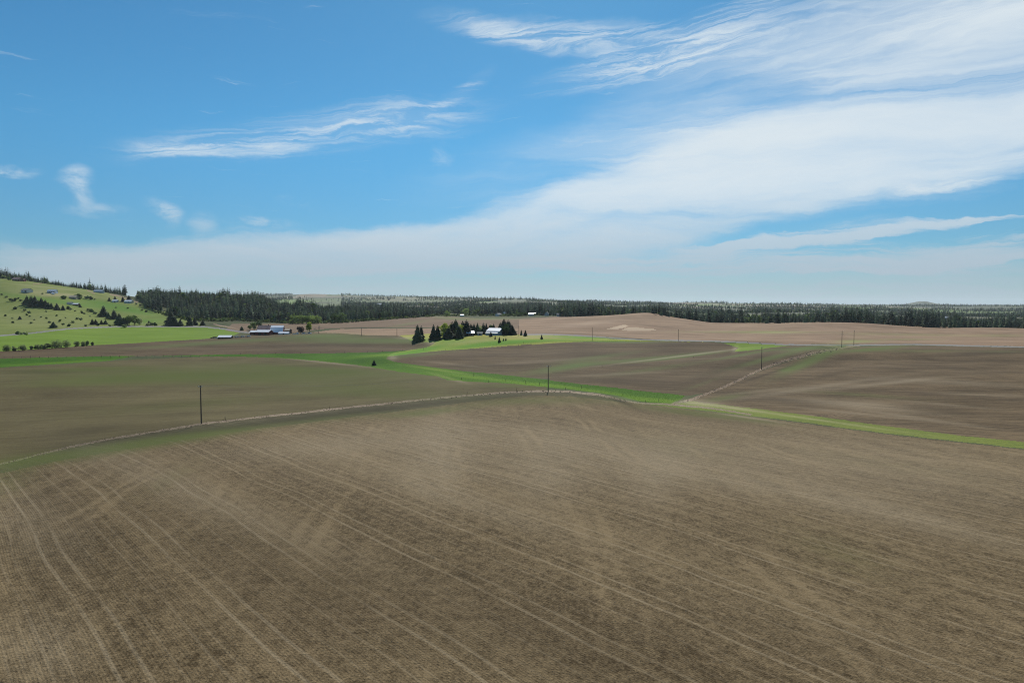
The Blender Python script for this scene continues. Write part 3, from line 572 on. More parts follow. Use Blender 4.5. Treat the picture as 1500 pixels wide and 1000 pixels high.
def leafy(h, w, seed, clumps=10, leaves=60, size=.5, zlo=.25, flat=1.0, deep=None):
    """leaf clumps through an uneven crown volume; returns V, F and clump centres"""
    R = random.Random(seed); V, F, C = [], [], []
    for c in range(clumps):
        while True:
            x, y, z = R.uniform(-1, 1), R.uniform(-1, 1), R.uniform(-1, 1)
            if x * x + y * y + z * z < 1: break
        zc = h * (zlo + (1 - zlo) * (.5 + .42 * z)); k = 1 - .35 * abs(z); cx, cy = x * w * .62 * k, y * (deep or w) * .62 * k
        cr = w * R.uniform(.28, .45) * flat; C.append((cx, cy, zc))
        for l in range(leaves):
            a = R.uniform(0, 6.28); u = R.uniform(-1, 1); q = math.sqrt(1 - u * u); rr = cr * R.uniform(.55, 1.05)
            p = (cx + rr * q * cos(a), cy + rr * q * sin(a), zc + rr * u * .85)
            if p[2] < 0.05 * h: continue
            s = size * 1.6 * R.uniform(.6, 1.3); i = len(V); b1, b2, b3 = (R.uniform(0, 6.28) for _ in range(3))
            for kk in range(4):
                t = kk * pi / 2 + b1; dx, dy = s * cos(t), s * sin(t) * .7
                V.append((p[0] + dx * cos(b2), p[1] + dx * sin(b2) * .7 + dy * sin(b3), p[2] + dy * cos(b3) + dx * sin(b2) * .5))
            F.append((i, i + 1, i + 2, i + 3))
    return V, F, C
def tree_obj(name, label, cat, x, y, z, crownVF, crown_mat, h, tr, group=None, trunk_top=.7, limbs=(), rot=0, scale=1, barkm=None):
    e = bpy.data.objects.new(name, None); COL.objects.link(e); e.location = (x, y, z - .05); e.rotation_euler = (0, 0, rot); e.scale = (scale,) * 3
    e['label'] = label; e['category'] = cat
    if group: e['group'] = group
    V, F = crownVF[:2]
    link('crown', pymesh('crown', V, F, [crown_mat]), e)
    TV, TF = [], []; tube(TV, TF, (0, 0, -.3), (0, 0, h * trunk_top), tr, tr * .35, 7)
    for c in limbs: tube(TV, TF, (0, 0, h * .22), c, tr * .5, tr * .12, 5)
    link('trunk', pymesh('trunk', TV, TF, [barkm or M['bark']], True), e)
    return e
def copy_tree(root, loc, rot, scale, label, group=None):
    r = root.copy(); COL.objects.link(r); r.location = loc; r.rotation_euler = (0, 0, rot); r.scale = (scale,) * 3 if not isinstance(scale, tuple) else scale
    r['label'] = label
    if group: r['group'] = group
    for ch in root.children:
        c = ch.copy(); COL.objects.link(c); c.parent = r
    return r

# forest conifers: eight single-mesh kinds
protos = []
for i in range(8):
    h = 20.0; V, F = conifer(h, random.Random(i).uniform(3.1, 4.6), [12, 14, 11, 13, 11, 14, 12, 10][i], 7, 100 + i, droop=[.35, .3, .5, .2, .4, .35, .15, .3][i], base=[.08, .12, .06, .22, .1, .05, .3, .15][i], shape=[.7, .62, .85, .55, .65, .9, .5, .6][i])
    TV, TF = [], []; tube(TV, TF, (0, 0, -.5), (0, 0, h * .85), .28, .08, 5)
    n0 = len(V); F2_ = F + [tuple(a + n0 for a in f) for f in TF]
    protos.append(pymesh('conifer', V + TV, F2_, [M['needle'], M['bark']], False, [0] * len(F) + [1] * len(TF)))
def leafproto(nm, h, w, seed, m, cl=8, lv=34, size=.9):
    V, F, C = leafy(h, w, seed, cl, lv, size, .12)
    TV, TF = [], []; tube(TV, TF, (0, 0, -.5), (0, 0, h * .6), .25, .1, 5); n0 = len(V)
    return pymesh(nm, V + TV, F + [tuple(a + n0 for a in f) for f in TF], [m, M['bark']], False, [0] * len(F) + [1] * len(TF))
lprotos = [leafproto('broadleaf_tree', 12, 4.5, 50, M['leafd']), leafproto('broadleaf_tree', 10, 4.0, 51, M['leafg']), leafproto('broadleaf_tree', 11, 4.2, 52, M['leafl'])]

def scatter(n, s0, s1, d0, d1, power=1.0):
    s = rng.uniform(s0, s1, n); D = np.sqrt(rng.uniform(d0 * d0, d1 * d1, n)); return s, D
def front(px):   # distance of the wood's near edge for each photo column
    xs = [-60, 0, 60, 120, 180, 205, 215, 240, 262, 282, 300, 330, 350, 400, 430, 470, 520, 560, 600, 612, 640, 700, 760, 800, 830, 900, 946, 955, 975, 1000, 1050, 1100, 1150, 1200, 1300, 1400, 1500, 1600]
    ds = [1340, 1330, 1335, 1345, 1390, 1200, 1110, 1030, 985, 950, 960, 985, 985, 960, 915, 905, 925, 960, 1010, 1030, 1400, 1300, 1180, 1120, 985, 950, 925, 872, 868, 890, 905, 895, 870, 850, 838, 815, 800, 800]
    return np.interp(px, xs, ds)
pts = []
def add_pts(s, D, keep, sc, nr=True):
    X = s * D
    for x, d, k, c in zip(X, D, keep, sc):
        if k: pts.append((x, d, c))
def cellpick(X, Y, cell):
    key = np.round(X / cell).astype(np.int64) * 100003 + np.round(Y / cell).astype(np.int64)
    return np.isin(np.arange(len(X)), np.unique(key, return_index=True)[1])
PXf = lambda s: 750 + 1000 * s
def wood(n, s0, s1, d0, d1, depth, cell, dens, hmul, seed):
    s, D = scatter(n, s0, s1, d0, d1); px = PXf(s); f = front(px); X = s * D
    k = (D > f) & (D < f + depth(px)) & cellpick(X, D, cell)
    cl = vnoise(X / 60 + seed, D / 60) + .5 * vnoise(X / 23, D / 23 + seed)
    k &= cl > dens
    em = np.where(rng.random(n) < .10, rng.uniform(1.15, 1.33, n), 1.0)
    sc = em * hmul * .95 * (.80 + .45 * (rng.random(n) ** 1.6 - .35) + .30 * cl) * (1 + .50 * vnoise(px / 11 + seed, D / 300) + .85 * vnoise(px / 34 + seed * 3, D / 400))
    add_pts(s, D, k, np.clip(sc, .3, 1.25))
cst = lambda v: (lambda px: np.full(px.shape, float(v)))
wood(12000, -1.02, -.565, 1320, 1560, cst(130), 7, -.6, .82, 1)                                   # ridge on the left
wood(60000, -.548, -.135, 940, 1500, cst(480), 7.2, -.45, .90, 2)                                # central wood
wood(72000, .07, 1.04, 780, 1340, cst(330), 8.8, -.36, .84, 3)                                     # wood behind the tan hill
wood(26000, -.16, .10, 1120, 2000, cst(700), 8.5, -.18, .85, 4)                                  # behind the homestead
def farwood(n, d0, d1, cell, th, hm, seed, s0=-.36, s1=1.04):
    s, D = scatter(n, s0, s1, d0, d1); X = s * D; px = PXf(s)
    cl = vnoise(X / 330 + seed, D / 420) + .45 * vnoise(X / 110, D / 130 + seed)
    keep = (cl > th) & cellpick(X, D, cell)
    for (x0, x1, a, b) in ((1055, 1100, 2100, 2900), (1335, 1362, 1500, 2200), (1330, 1345, 1200, 1400), (1385, 1410, 1200, 1500), (430, 500, 1500, 9000)):
        keep &= ~((px > x0) & (px < x1) & (D > a) & (D < b) & (rng.random(n) < .95))
    add_pts(s, D, keep, hm * rng.uniform(.55, 1.2, n) * (1 + .5 * vnoise(px / 30, D / 500)))
farwood(32000, 1250, 2400, 11, -.05, .68, 5)
farwood(32000, 2300, 4200, 14, .0, .78, 6)
farwood(26000, 4000, 7500, 24, .12, 1.0, 7)
farwood(9000, 7000, 10500, 40, .2, 1.1, 8)
pts = np.array(pts); PXp = PXf(pts[:, 0] / pts[:, 1])
# clearings in the woods
def clear(x0, x1, d0, d1, frac=1.0):
    global pts, PXp
    m = (PXp > x0) & (PXp < x1) & (pts[:, 1] > d0) & (pts[:, 1] < d1) & (rng.random(len(pts)) < frac)
    pts = pts[~m]; PXp = PXp[~m]
clear(318, 352, 940, 1010); clear(262, 320, 940, 985, .55); clear(236, 250, 1000, 1130, .8)
clear(1270, 1340, 1600, 2300, .4)
PZ = height(pts[:, 0], pts[:, 1])
# the ones that show largest become trees of their own
order = np.argsort(pts[:, 1] - front(PXp) + rng.uniform(0, 12, len(pts)))
SECT = [(-60, 60, 'dark conifer on the wooded ridge above the topmost hillside house', 'conifers along the left ridge', 24),
        (60, 200, 'small dark conifer where the wooded ridge runs down to the right', 'conifers along the descending ridge', 24),
        (200, 262, 'tall dark conifer at the left corner of the central wood beside the pasture', 'conifers at the left corner of the central wood', 22),
        (262, 350, 'dark conifer in the front edge of the central wood above the green meadow', 'conifers above the green meadow', 26),
        (350, 470, 'dark conifer in the front edge of the wood behind the red barns', 'conifers behind the barns', 30),
        (470, 640, 'dark conifer in the front edge of the wood beyond the far brown field', 'conifers beyond the far brown field', 30),
        (800, 945, 'dark conifer standing behind the left shoulder of the tan hill', 'conifers behind the left shoulder of the tan hill', 28),
        (945, 1060, 'dark conifer behind the dip right of the tan hilltop', 'conifers behind the dip of the tan hill', 26),
        (1060, 1260, 'dark conifer behind the middle of the long tan field', 'conifers behind the middle of the tan field', 34),
        (1260, 1520, 'dark conifer behind the right end of the long tan field', 'conifers behind the right end of the tan field', 36)]
LM = [(10, 'left of the brown ridge house'), (30, 'behind the brown ridge house'), (52, 'above the pale bend of the ridge road'), (77, 'above the pale blue house'), (102, 'behind the pale skyline house'), (125, 'above the short pale hill road'), (145, 'beside the long bluish skyline house'), (165, 'above the small white hill shed'), (182, 'near the lone round skyline tree'),
      (207, 'at the corner beside the hill road'), (230, 'above the pasture corner'), (251, 'behind the very dark broad meadow conifer'), (280, 'behind the paired meadow edge conifers'), (305, 'left of the sunlit clearing'), (335, 'right of the sunlit clearing'), (356, 'above the round dark meadow bush'), (374, 'behind the small red barn'), (390, 'behind the faded pinkish roof'), (407, 'behind the tall gambrel barn'), (432, 'behind the left end of the poplar row'), (458, 'behind the right end of the poplar row'),
      (495, 'behind the two large round trees'), (528, 'above the left pole on the tan field'), (560, 'behind the rounded corner trees'), (583, 'above the pole nearest the first spruce'), (613, 'above the leftmost tall spruce'), (818, 'beside the pale house on the hill shoulder'), (845, 'above the left slope of the tan hill'), (868, 'above the pole left of the bare patches'), (900, 'above the left bare patch'), (938, 'above the right bare patch'), (962, 'in the notch right of the tan hilltop'),
      (993, 'above the thin pole by the paved road'), (1025, 'above the far end of the curved field'), (1055, 'below the distant bright green field'), (1085, 'above the small bright grass patch'), (1115, 'above the pole by the dirt track'), (1150, 'amid the paler broadleaf trees'), (1190, 'right of the paler broadleaf trees'), (1233, 'above the double crossarm pole'), (1262, 'just right of the bare roadside pole'), (1300, 'left of the distant butte'), (1345, 'below the distant butte'), (1387, 'below the broad white barn in the woods'), (1425, 'right of the broad white barn in the woods'), (1475, 'near the right end of the tan field')]
WOOD = []
taken = np.zeros(len(pts), bool)
for (a, b, lab, grp, n) in SECT:
    c = 0; lastpx = []
    for i in order:
        if a <= PXp[i] < b and not taken[i] and pts[i, 1] < 1500:
            if any(abs(PXp[i] - q) < (b - a) / n * .55 for q in lastpx): continue
            taken[i] = True; lastpx.append(PXp[i]); c += 1
            o = bpy.data.objects.new('conifer_tree', protos[int(rng.integers(0, 8))]); COL.objects.link(o)
            o.location = (pts[i, 0], pts[i, 1], PZ[i] - .3); o.rotation_euler = (0, 0, rng.uniform(0, 6.28)); sc = float(pts[i, 2]) * rng.uniform(1.0, 1.14)
            o.scale = (sc * 1.1, sc * 1.1, sc); o['px'] = float(PXp[i]); o['category'] = 'tree'; WOOD.append(o)
            if c >= n: break
ORD = 'leftmost second third fourth fifth sixth seventh eighth ninth tenth eleventh twelfth thirteenth fourteenth fifteenth sixteenth seventeenth eighteenth nineteenth twentieth'.split()
byl = {}
for o in sorted(WOOD, key=lambda o: o['px']):
    q = min(LM, key=lambda t: abs(t[0] - o['px'])); byl.setdefault(q[1], []).append(o)
for ph, os_ in byl.items():
    for k, o in enumerate(os_):
        where = 'on the wooded ridge, ' if o['px'] < 200 else 'in the wood edge, ' if o['px'] < 700 else 'at the wood edge, '
        a_ = ORD[k] + (' dark conifer ' if k == 0 else ' dark conifer from the left ')
        o['label'] = a_ + where.replace(', ', ' ') + ph if len((a_ + where + ph).split()) <= 16 else a_ + ph; o['group'] = 'conifers ' + ph
        del o['px']
# everything else in the woods: one mass of scattered trees
def hidden_proto(me):
    return me
def scatter_obj(name, P, Z, Sc, meshes, label, wide=1.0):
    V = np.stack([P[:, 0], P[:, 1], Z - .4], -1)
    me = bpy.data.meshes.new(name); me.vertices.add(len(V)); me.vertices.foreach_set('co', V.astype(np.float32).ravel())
    at = me.attributes.new('size', 'FLOAT', 'POINT'); at.data.foreach_set('value', Sc.astype(np.float32))
    o = link(name, me, kind='stuff', label=label)
    ng = bpy.data.node_groups.new(name, 'GeometryNodeTree')
    ng.interface.new_socket('Geometry', in_out='INPUT', socket_type='NodeSocketGeometry'); ng.interface.new_socket('Geometry', in_out='OUTPUT', socket_type='NodeSocketGeometry')
    n = ng.nodes; l = ng.links; gi = n.new('NodeGroupInput'); go = n.new('NodeGroupOutput')
    jn = n.new('GeometryNodeJoinGeometry')
    idx = n.new('GeometryNodeInputIndex')
    for k, m in enumerate(meshes):
        iop = n.new('GeometryNodeInstanceOnPoints')
        mod = n.new('FunctionNodeRandomValue'); mod.data_type = 'INT'; mod.inputs[4].default_value = 0; mod.inputs[5].default_value = len(meshes) - 1; mod.inputs[8].default_value = 3
        cmp = n.new('FunctionNodeCompare'); cmp.data_type = 'INT'; cmp.operation = 'EQUAL'; l.new(mod.outputs[2], cmp.inputs[2]); cmp.inputs[3].default_value = k
        oi = n.new('GeometryNodeObjectInfo'); oi.inputs[0].default_value = m; oi.inputs[1].default_value = True
        l.new(gi.outputs[0], iop.inputs['Points']); l.new(cmp.outputs[0], iop.inputs['Selection']); l.new(oi.outputs['Geometry'], iop.inputs['Instance'])
        rr = n.new('FunctionNodeRandomValue'); rr.data_type = 'FLOAT_VECTOR'; rr.inputs[0].default_value = (0, 0, 0); rr.inputs[1].default_value = (.03, .03, 6.28); l.new(rr.outputs[0], iop.inputs['Rotation'])
        na = n.new('GeometryNodeInputNamedAttribute'); na.data_type = 'FLOAT'; na.inputs[0].default_value = 'size'
        cv = n.new('ShaderNodeCombineXYZ')
        mw = n.new('ShaderNodeMath'); mw.operation = 'MULTIPLY'; mw.inputs[1].default_value = wide; l.new(na.outputs[0], mw.inputs[0])
        l.new(mw.outputs[0], cv.inputs[0]); l.new(mw.outputs[0], cv.inputs[1]); l.new(na.outputs[0], cv.inputs[2]); l.new(cv.outputs[0], iop.inputs['Scale'])
        l.new(iop.outputs[0], jn.inputs[0])
    l.new(jn.outputs[0], go.inputs[0])
    md = o.modifiers.new('scatter', 'NODES'); md.node_group = ng
    return o
# prototypes for the mass are standing trees of the wood itself (object data is read in its own frame)
first = {}
for o in COL.objects:
    if o.name.startswith('conifer_tree'): first.setdefault(o.data.name, o)
PO = list(first.values())
rest = ~taken
isl = np.zeros(len(pts), bool)
# broadleaf trees mixed into the woods
cl = vnoise(pts[:, 0] / 35 + 50, pts[:, 1] / 35)
isl = rest & (((cl > .22) & (rng.random(len(pts)) < .6)) | (rng.random(len(pts)) < .05) | ((PXp > 1085) & (PXp < 1260) & (rng.random(len(pts)) < .22))) & (pts[:, 1] > 900)
LP = []
for i, m in enumerate(lprotos):
    px, D = [(1150, 905), (590, 1035), (655, 1195)][i]
    x, y, z = atD(px, D); o = link('broadleaf_tree', m, label=['dark broadleaf tree amid the conifers behind the tan field', 'grey green broadleaf tree at the right end of the central wood', 'pale green broadleaf tree at the edge of the wood behind the homestead'][i], category='tree')
    o.location = (x, y, z - .3); LP.append(o)
cr = rest & ~isl
scatter_obj('conifer_forest', pts[cr], PZ[cr], pts[cr, 2], PO, 'mass of dark conifers in the woods behind the fields', 1.1)
scatter_obj('broadleaf_wood', pts[isl], PZ[isl], pts[isl, 2] * rng.uniform(.7, 1.25, isl.sum()), LP, 'paler broadleaf trees mixed among the conifers')
# scrub at the foot of the woods
sb, Db = scatter(5200, -.56, -.12, 900, 1050); fb = front(PXf(sb)); kb = (Db > fb - 22) & (Db < fb + 14) & (rng.random(len(sb)) < .7)
s3, D3_ = scatter(2600, -.17, .09, 1080, 1330); fb3 = front(PXf(s3)); kb3 = (D3_ > fb3 - 120) & (D3_ < fb3 + 20) & (vnoise(s3 * D3_ / 40, D3_ / 60) > .06) & (D3_ > 1060)
s4, D4_ = scatter(1800, -.54, -.40, 940, 1080); kb4 = (vnoise(s4 * D4_ / 25, D4_ / 25) > .0) & (s4 * 1000 + 750 > 225 + (1080 - D4_) * .4)
SX = np.concatenate([(sb * Db)[kb], (s3 * D3_)[kb3], (s4 * D4_)[kb4]]); SY = np.concatenate([Db[kb], D3_[kb3], D4_[kb4]])
scatter_obj('scrub', np.stack([SX, SY], -1), height(SX, SY), rng.uniform(.12, .38, len(SX)), LP, 'low green scrub along the foot of the woods', 1.3)

# ------------------------------------------------------------------ single trees and shrubs
sp1 = conifer(13.0, 3.9, 26, 13, 301, droop=.45, base=.10, shape=.66); sp2 = conifer(13.0, 3.5, 24, 12, 302, droop=.35, base=.11, shape=.58)
def spruce(px, py, hpx, label, group=None, D=None, kind=0, wide=1.0, name='spruce_tree'):
    x, y, z = hit(px, py, 300) if D is None else atD(px, D)
    h = hpx / 1000 * y
    key = ('sp', kind)
    if key not in TREE0:
        TREE0[key] = tree_obj(name, label, 'tree', x, y, z, sp1 if kind == 0 else sp2, M['needle2'], 13, .28, group, trunk_top=.8); e = TREE0[key]
    else:
        e = copy_tree(TREE0[key], (0, 0, 0), 0, 1, label); e.name = name
        if 'group' in e and not group: del e['group']
        if group: e['group'] = group
    e.location = (x, y, z - .05); e.rotation_euler = (0, 0, random.uniform(0, 6.28)); s = h / 13.3; e.scale = (s * wide, s * wide, s)
    return e
TREE0 = {}
spruce(612, 500, 25.5, 'tall dark spruce at the far left of the homestead, left of a close pair', kind=0, wide=1.15)
spruce(617, 499, 23, 'slimmer dark spruce pressed against the tall spruce at the far left of the homestead', kind=1)
spruce(635, 498, 24, 'dark spruce second in from the left of the homestead with a long shadow', kind=0, wide=1.0)
spruce(641, 497.5, 22, 'bushy dark spruce just left of the yellow green trees', kind=1, wide=1.15)
HC = [(657, 495.5, 18, 1.3, 'short broad dark conifer in front of the yellow green trees'), (663, 493, 23, 1.0, 'narrow dark conifer rising out of the yellow green trees'),
      (668, 492.5, 26, 1.1, 'tallest dark conifer in the middle of the homestead grove'), (673, 495, 18, 1.2, 'dark conifer on the lawn right of the short broad one'),
      (678, 491.5, 22, 1.2, 'dark conifer behind the bright yellow green tree'), (684, 491.5, 24, 1.1, 'dark conifer behind the white roofed house'),
      (690, 490.5, 17, 1.1, 'rounder dark conifer just right of the white roof'), (694, 490.5, 17, 1.1, 'dark conifer left of the thin pair in the grove'),
      (699.5, 490, 18, .8, 'thin dark conifer above the small grey shed'), (708, 489.5, 17.5, .9, 'pointed dark conifer left of the large barn roof'),
      (712.5, 489.5, 17, .7, 'slender dark conifer beside the pointed one near the large barn'), (717.5, 489, 14, .9, 'short dark conifer behind the left end of the large barn'),
      (723, 488.5, 15, .9, 'small pointed conifer behind the large barn roof'), (733, 489.5, 18, 1.2, 'dark conifer at the left of the dense clump right of the barn'),
      (738, 490, 24, 1.1, 'tallest conifer of the dense clump right of the barn'), (745, 490, 22.5, 1.2, 'second tall conifer in the clump right of the barn'),
      (750, 490.5, 16, 1.3, 'low broad conifer at the right end of the dense clump')]
for k, (px, py, h, w, lab) in enumerate(HC): spruce(px, py, h, lab, 'conifers of the homestead grove', kind=k % 2, wide=w * 1.35)
SH = [(763.5, 490.8, 8.2, 1.0, 'small upright conifer left of a lone pair east of the homestead'), (769.5, 491.8, 9, 1.2, 'fuller small conifer right of a lone pair east of the homestead'),
      (793.5, 496.5, 7, 1.2, 'lone small dark conifer in the grass near the paved road'), (731.5, 501, 8.5, .9, 'dark narrow shrub on the lawn below the large barn'),
      (725.3, 496.5, 5.5, .8, 'tiny dark conifer on the lawn left of the narrow shrub'), (737.5, 499, 4, 1.2, 'low dark shrub on the lawn, left of two'), (741, 498.5, 4.5, 1.2, 'low dark shrub on the lawn, right of two'),
      (548, 535, 8.5, 1.5, 'lone round green bush standing in the bright grass waterway'), (719, 492.5, 7, 1.7, 'dark bush against the front wall of the large barn')]
for k, (px, py, h, w, lab) in enumerate(SH): spruce(px, py, h, lab, None, kind=(k + 1) % 2, wide=w, name='small_conifer')
# left hillside conifers
HL = [(40.5, 446.5, 14, 'first dark conifer of the row under the pale blue roofed house'), (47, 448, 15.5, 'second tall conifer of the row below the hillside house'), (52, 449, 16, 'broad conifer third in the hillside row'),
      (56.5, 449.5, 11, 'short conifer in the gap of the hillside row'), (61.5, 450, 14.5, 'pointed conifer near the middle of the hillside row'), (67, 451, 12.5, 'conifer just right of the pointed one in the row'), (71.5, 452, 10, 'low conifer right of centre in the hillside row'), (76, 452.5, 9.5, 'small conifer near the end of the hillside row'),
      (84, 454, 10.5, 'wide conifer standing slightly apart at the row end'), (93, 454.5, 8, 'pointed little conifer right of the hillside row'), (118, 450, 5, 'tiny lone conifer on the upper pasture'),
      (152, 464, 17, 'tallest dark conifer in the draw of the pasture'), (159, 467, 10, 'shorter conifer between the two tall ones in the draw'), (167.5, 468, 15, 'second tall conifer in the draw with a pale trunk'),
      (175, 476, 18, 'dark conifer at the left end of the roadside grove'), (182, 477, 12, 'low dark conifer in front of the roadside grove'), (78, 480, 9.5, 'round dark conifer beside the hillside road'), (135, 475.5, 9, 'conifer left of three by the road'), (140, 475.5, 8.5, 'conifer in the middle of three by the road'),
      (148.5, 475, 7, 'small pointed conifer above the road left of the grove'), (154.5, 475, 7.5, 'pointed conifer above the road nearest the grove'), (29, 468, 5.5, 'small round conifer on the lower pasture'), (169.5, 441.5, 8, 'dark conifer behind the small white shed on the hill'), (161, 441, 6, 'slim tree left of the small white shed on the hill'),
      (190, 440, 8, 'dark conifer above the hill road bend'), (181, 428.5, 8, 'lone round tree on the skyline between ridge and wood'), (251, 477, 22, 'very dark broad conifer at the meadow edge by the road'), (256, 477.5, 15, 'shorter conifer right of the very dark broad one'),
      (264, 477.5, 11, 'pale green conifer between the dark ones on the meadow edge'), (278, 477, 15, 'dark conifer at the meadow edge right of the broad one'), (285, 476.5, 12, 'shorter dark conifer beside the meadow road'), (297, 476.5, 8, 'low bushy conifer near the driveway'), (218, 476.5, 7.5, 'small conifer above the road by a dark bush'),
      (354, 484, 6.5, 'round very dark bush on the green meadow by the driveway')]
for k, (px, py, h, lab) in enumerate(HL):
    x, y, z = hit(px, py, 500, 1390); e = spruce(px, py, h, lab, None, D=y, kind=k % 2, wide=1.6 if k not in (15, 16, 21, 31, 33) else 2.1, name='pine_tree')
# shrub dots on the pasture
lowV = leafy(1.6, 1.2, 77, 6, 22, .28, .1); lowM = pymesh('shrub', lowV[0], lowV[1], [M['leafd']]); lowM2 = pymesh('shrub', *leafy(1.6, 1.2, 78, 6, 22, .28, .1)[:2], [M['leafg']])
dots = [(8, 463, 3), (9, 436, 4), (17, 441, 6), (22, 441, 5), (30, 441, 4), (35, 443, 4), (22, 453, 4), (36, 456, 5), (42, 459, 5), (39, 462, 3), (44, 464, 3), (60, 465, 3), (68, 467, 3), (68, 457, 3), (46, 474, 4), (19, 473, 3), (18, 467, 3), (73, 473, 4), (88, 471, 4), (92, 476, 4), (107, 473, 5), (101, 478, 4), (113, 468, 5), (118, 469, 5),
        (100, 453, 5), (104, 454, 4), (110, 456, 3), (120, 459, 4), (124, 460, 3), (130, 456, 6), (134, 457, 5), (132, 464, 3), (140, 460, 5), (145, 463, 4), (125, 478, 4), (161, 478, 4), (144, 477, 4), (187, 452, 3), (208, 455, 4), (214, 457, 3), (225, 456, 4), (228, 458, 4), (232, 459, 3), (222, 477, 7), (216, 477.5, 6), (227, 477, 5), (38, 491, 7), (32, 490, 5), (26, 489.5, 5), (182, 480, 7),
        (170, 451, 2.5), (95, 438, 5), (92, 437, 6), (112, 437, 8), (115, 437, 7), (118, 438, 5), (127, 438, 7), (133, 438.5, 5), (139, 439, 2.5), (5, 408, 6), (13, 410, 5), (200, 446, 3), (206, 448, 4), (216, 451, 3.5), (62, 431, 3), (3, 432, 3), (27, 438, 3), (50, 469, 2.5), (96, 466, 2.5), (83, 463, 2.5)]
SLM = [(39.5, 428, 'the grey roofed hillside house'), (77, 429, 'the pale blue house'), (26, 410, 'the brown ridge house'), (108, 437, 'the tan house in trees'), (169, 442, 'the small white hill shed'), (189, 443, 'the long low white building'), (152, 462, 'the tallest conifer in the draw'), (167, 466, 'the pale trunked conifer in the draw'),
       (78, 478, 'the round dark roadside conifer'), (140, 474, 'the three small roadside conifers'), (43, 446, 'the left end of the hillside conifer row'), (62, 450, 'the middle of the hillside conifer row'), (84, 453, 'the right end of the hillside conifer row'), (118, 449, 'the tiny lone pasture conifer'), (29, 467, 'the small round conifer on the lower pasture'), (190, 474, 'the roadside grove'), (251, 470, 'the very dark broad meadow conifer'), (5, 480, 'the left edge of the pasture'), (110, 478, 'the bend of the hillside road')]
used_l = {}
def slabel(px, py, h):
    q = sorted(SLM, key=lambda t: math.hypot(t[0] - px, (t[1] - py) * 1.6))
    for c in q[:5]:
        dx, dy = px - c[0], py - c[1]; rel = ('right of ' if dx > 0 else 'left of ') if abs(dx) > 2.2 * abs(dy) else ('below ' if dy > 0 else 'above ') if abs(dy) > abs(dx) * .7 else ('below and right of ' if dx > 0 else 'below and left of ') if dy > 0 else ('above and right of ' if dx > 0 else 'above and left of ')
        for near in ('near, ', 'farther off, '):
            l = ('small ' if h < 4 else 'dark ') + 'shrub ' + near + rel + c[2]
            if l not in used_l: used_l[l] = 1; return l
    return l
for k, (px, py, h) in enumerate(dots):
    x, y, z = hit(px, py, 500, 1390); o = bpy.data.objects.new('shrub', lowM2 if k % 3 else lowM); COL.objects.link(o)
    s = h / 1000 * y / 1.6; o.location = (x, y, z - .1); o.rotation_euler = (0, 0, k * 1.7); o.scale = (s * .95, s * .95, s * .85)
    lab, grp = (('dark shrub dotted on the lower pasture slope', 'shrubs on the lower pasture') if py > 450 and px < 150 and py < 480 else ('dark shrub beside the road at the pasture foot', 'shrubs beside the hillside road') if py >= 476 else ('small shrub in the draw leading to the wood', 'shrubs toward the wood') if px > 150 else ('dark shrub among the hillside houses', 'shrubs among the hillside houses'))
    o['label'] = slabel(px, py, h); o['group'] = grp; o['category'] = 'shrub'
# hedge of grey-green bushes at the left edge of the meadow
hedge = [(10, 514, 8.5, 1.6), (20, 514, 8, 1.0), (33, 513.5, 8.5, 1.4), (46, 512, 6.5, .8), (55, 511.5, 8.5, 1.1), (64, 511, 8, 1.2), (70, 510.5, 8.5, .9), (80, 510, 12, 1.2), (88, 509.5, 12, 1.3), (97, 509, 12, 1.2), (112, 508, 9.5, 1.0), (122, 507, 8.5, .9), (128, 506.5, 8, .8), (135, 506, 6, .8)]
hedge_lab = ['broad grey green bush at the left end of the meadow hedge', 'second bush of the meadow hedge from the left', 'rounded grey green bush third in the meadow hedge', 'thin low bush in the meadow hedge gap', 'bush just right of the thin low one', 'dark sided bush near the hedge middle', 'narrow bush left of the three tall hedge bushes', 'first of three tall bushes in the meadow hedge', 'middle of three tall bushes in the meadow hedge', 'right hand one of three tall hedge bushes', 'separate round bush right of the tall hedge bushes', 'small bush second from the right hedge end', 'low bush near the right hedge end', 'smallest bush ending the meadow hedge']
bushmats = [M['leafg'], M['leafg'], M['leafd']]
for k, (px, py, h, w) in enumerate(hedge):
    x, y, z = hit(px, py, 380, 700); hh = h / 1000 * y; V, F, C = leafy(hh, hh * .62 * w, 400 + k, 16, 46, .22, -.1)
    tree_obj('bush', hedge_lab[k], 'bush', x, y, z, (V, F), bushmats[k % 3 if k % 3 < 2 else 0], hh, .07, 'bushes of the meadow hedge', .4, C[:4])
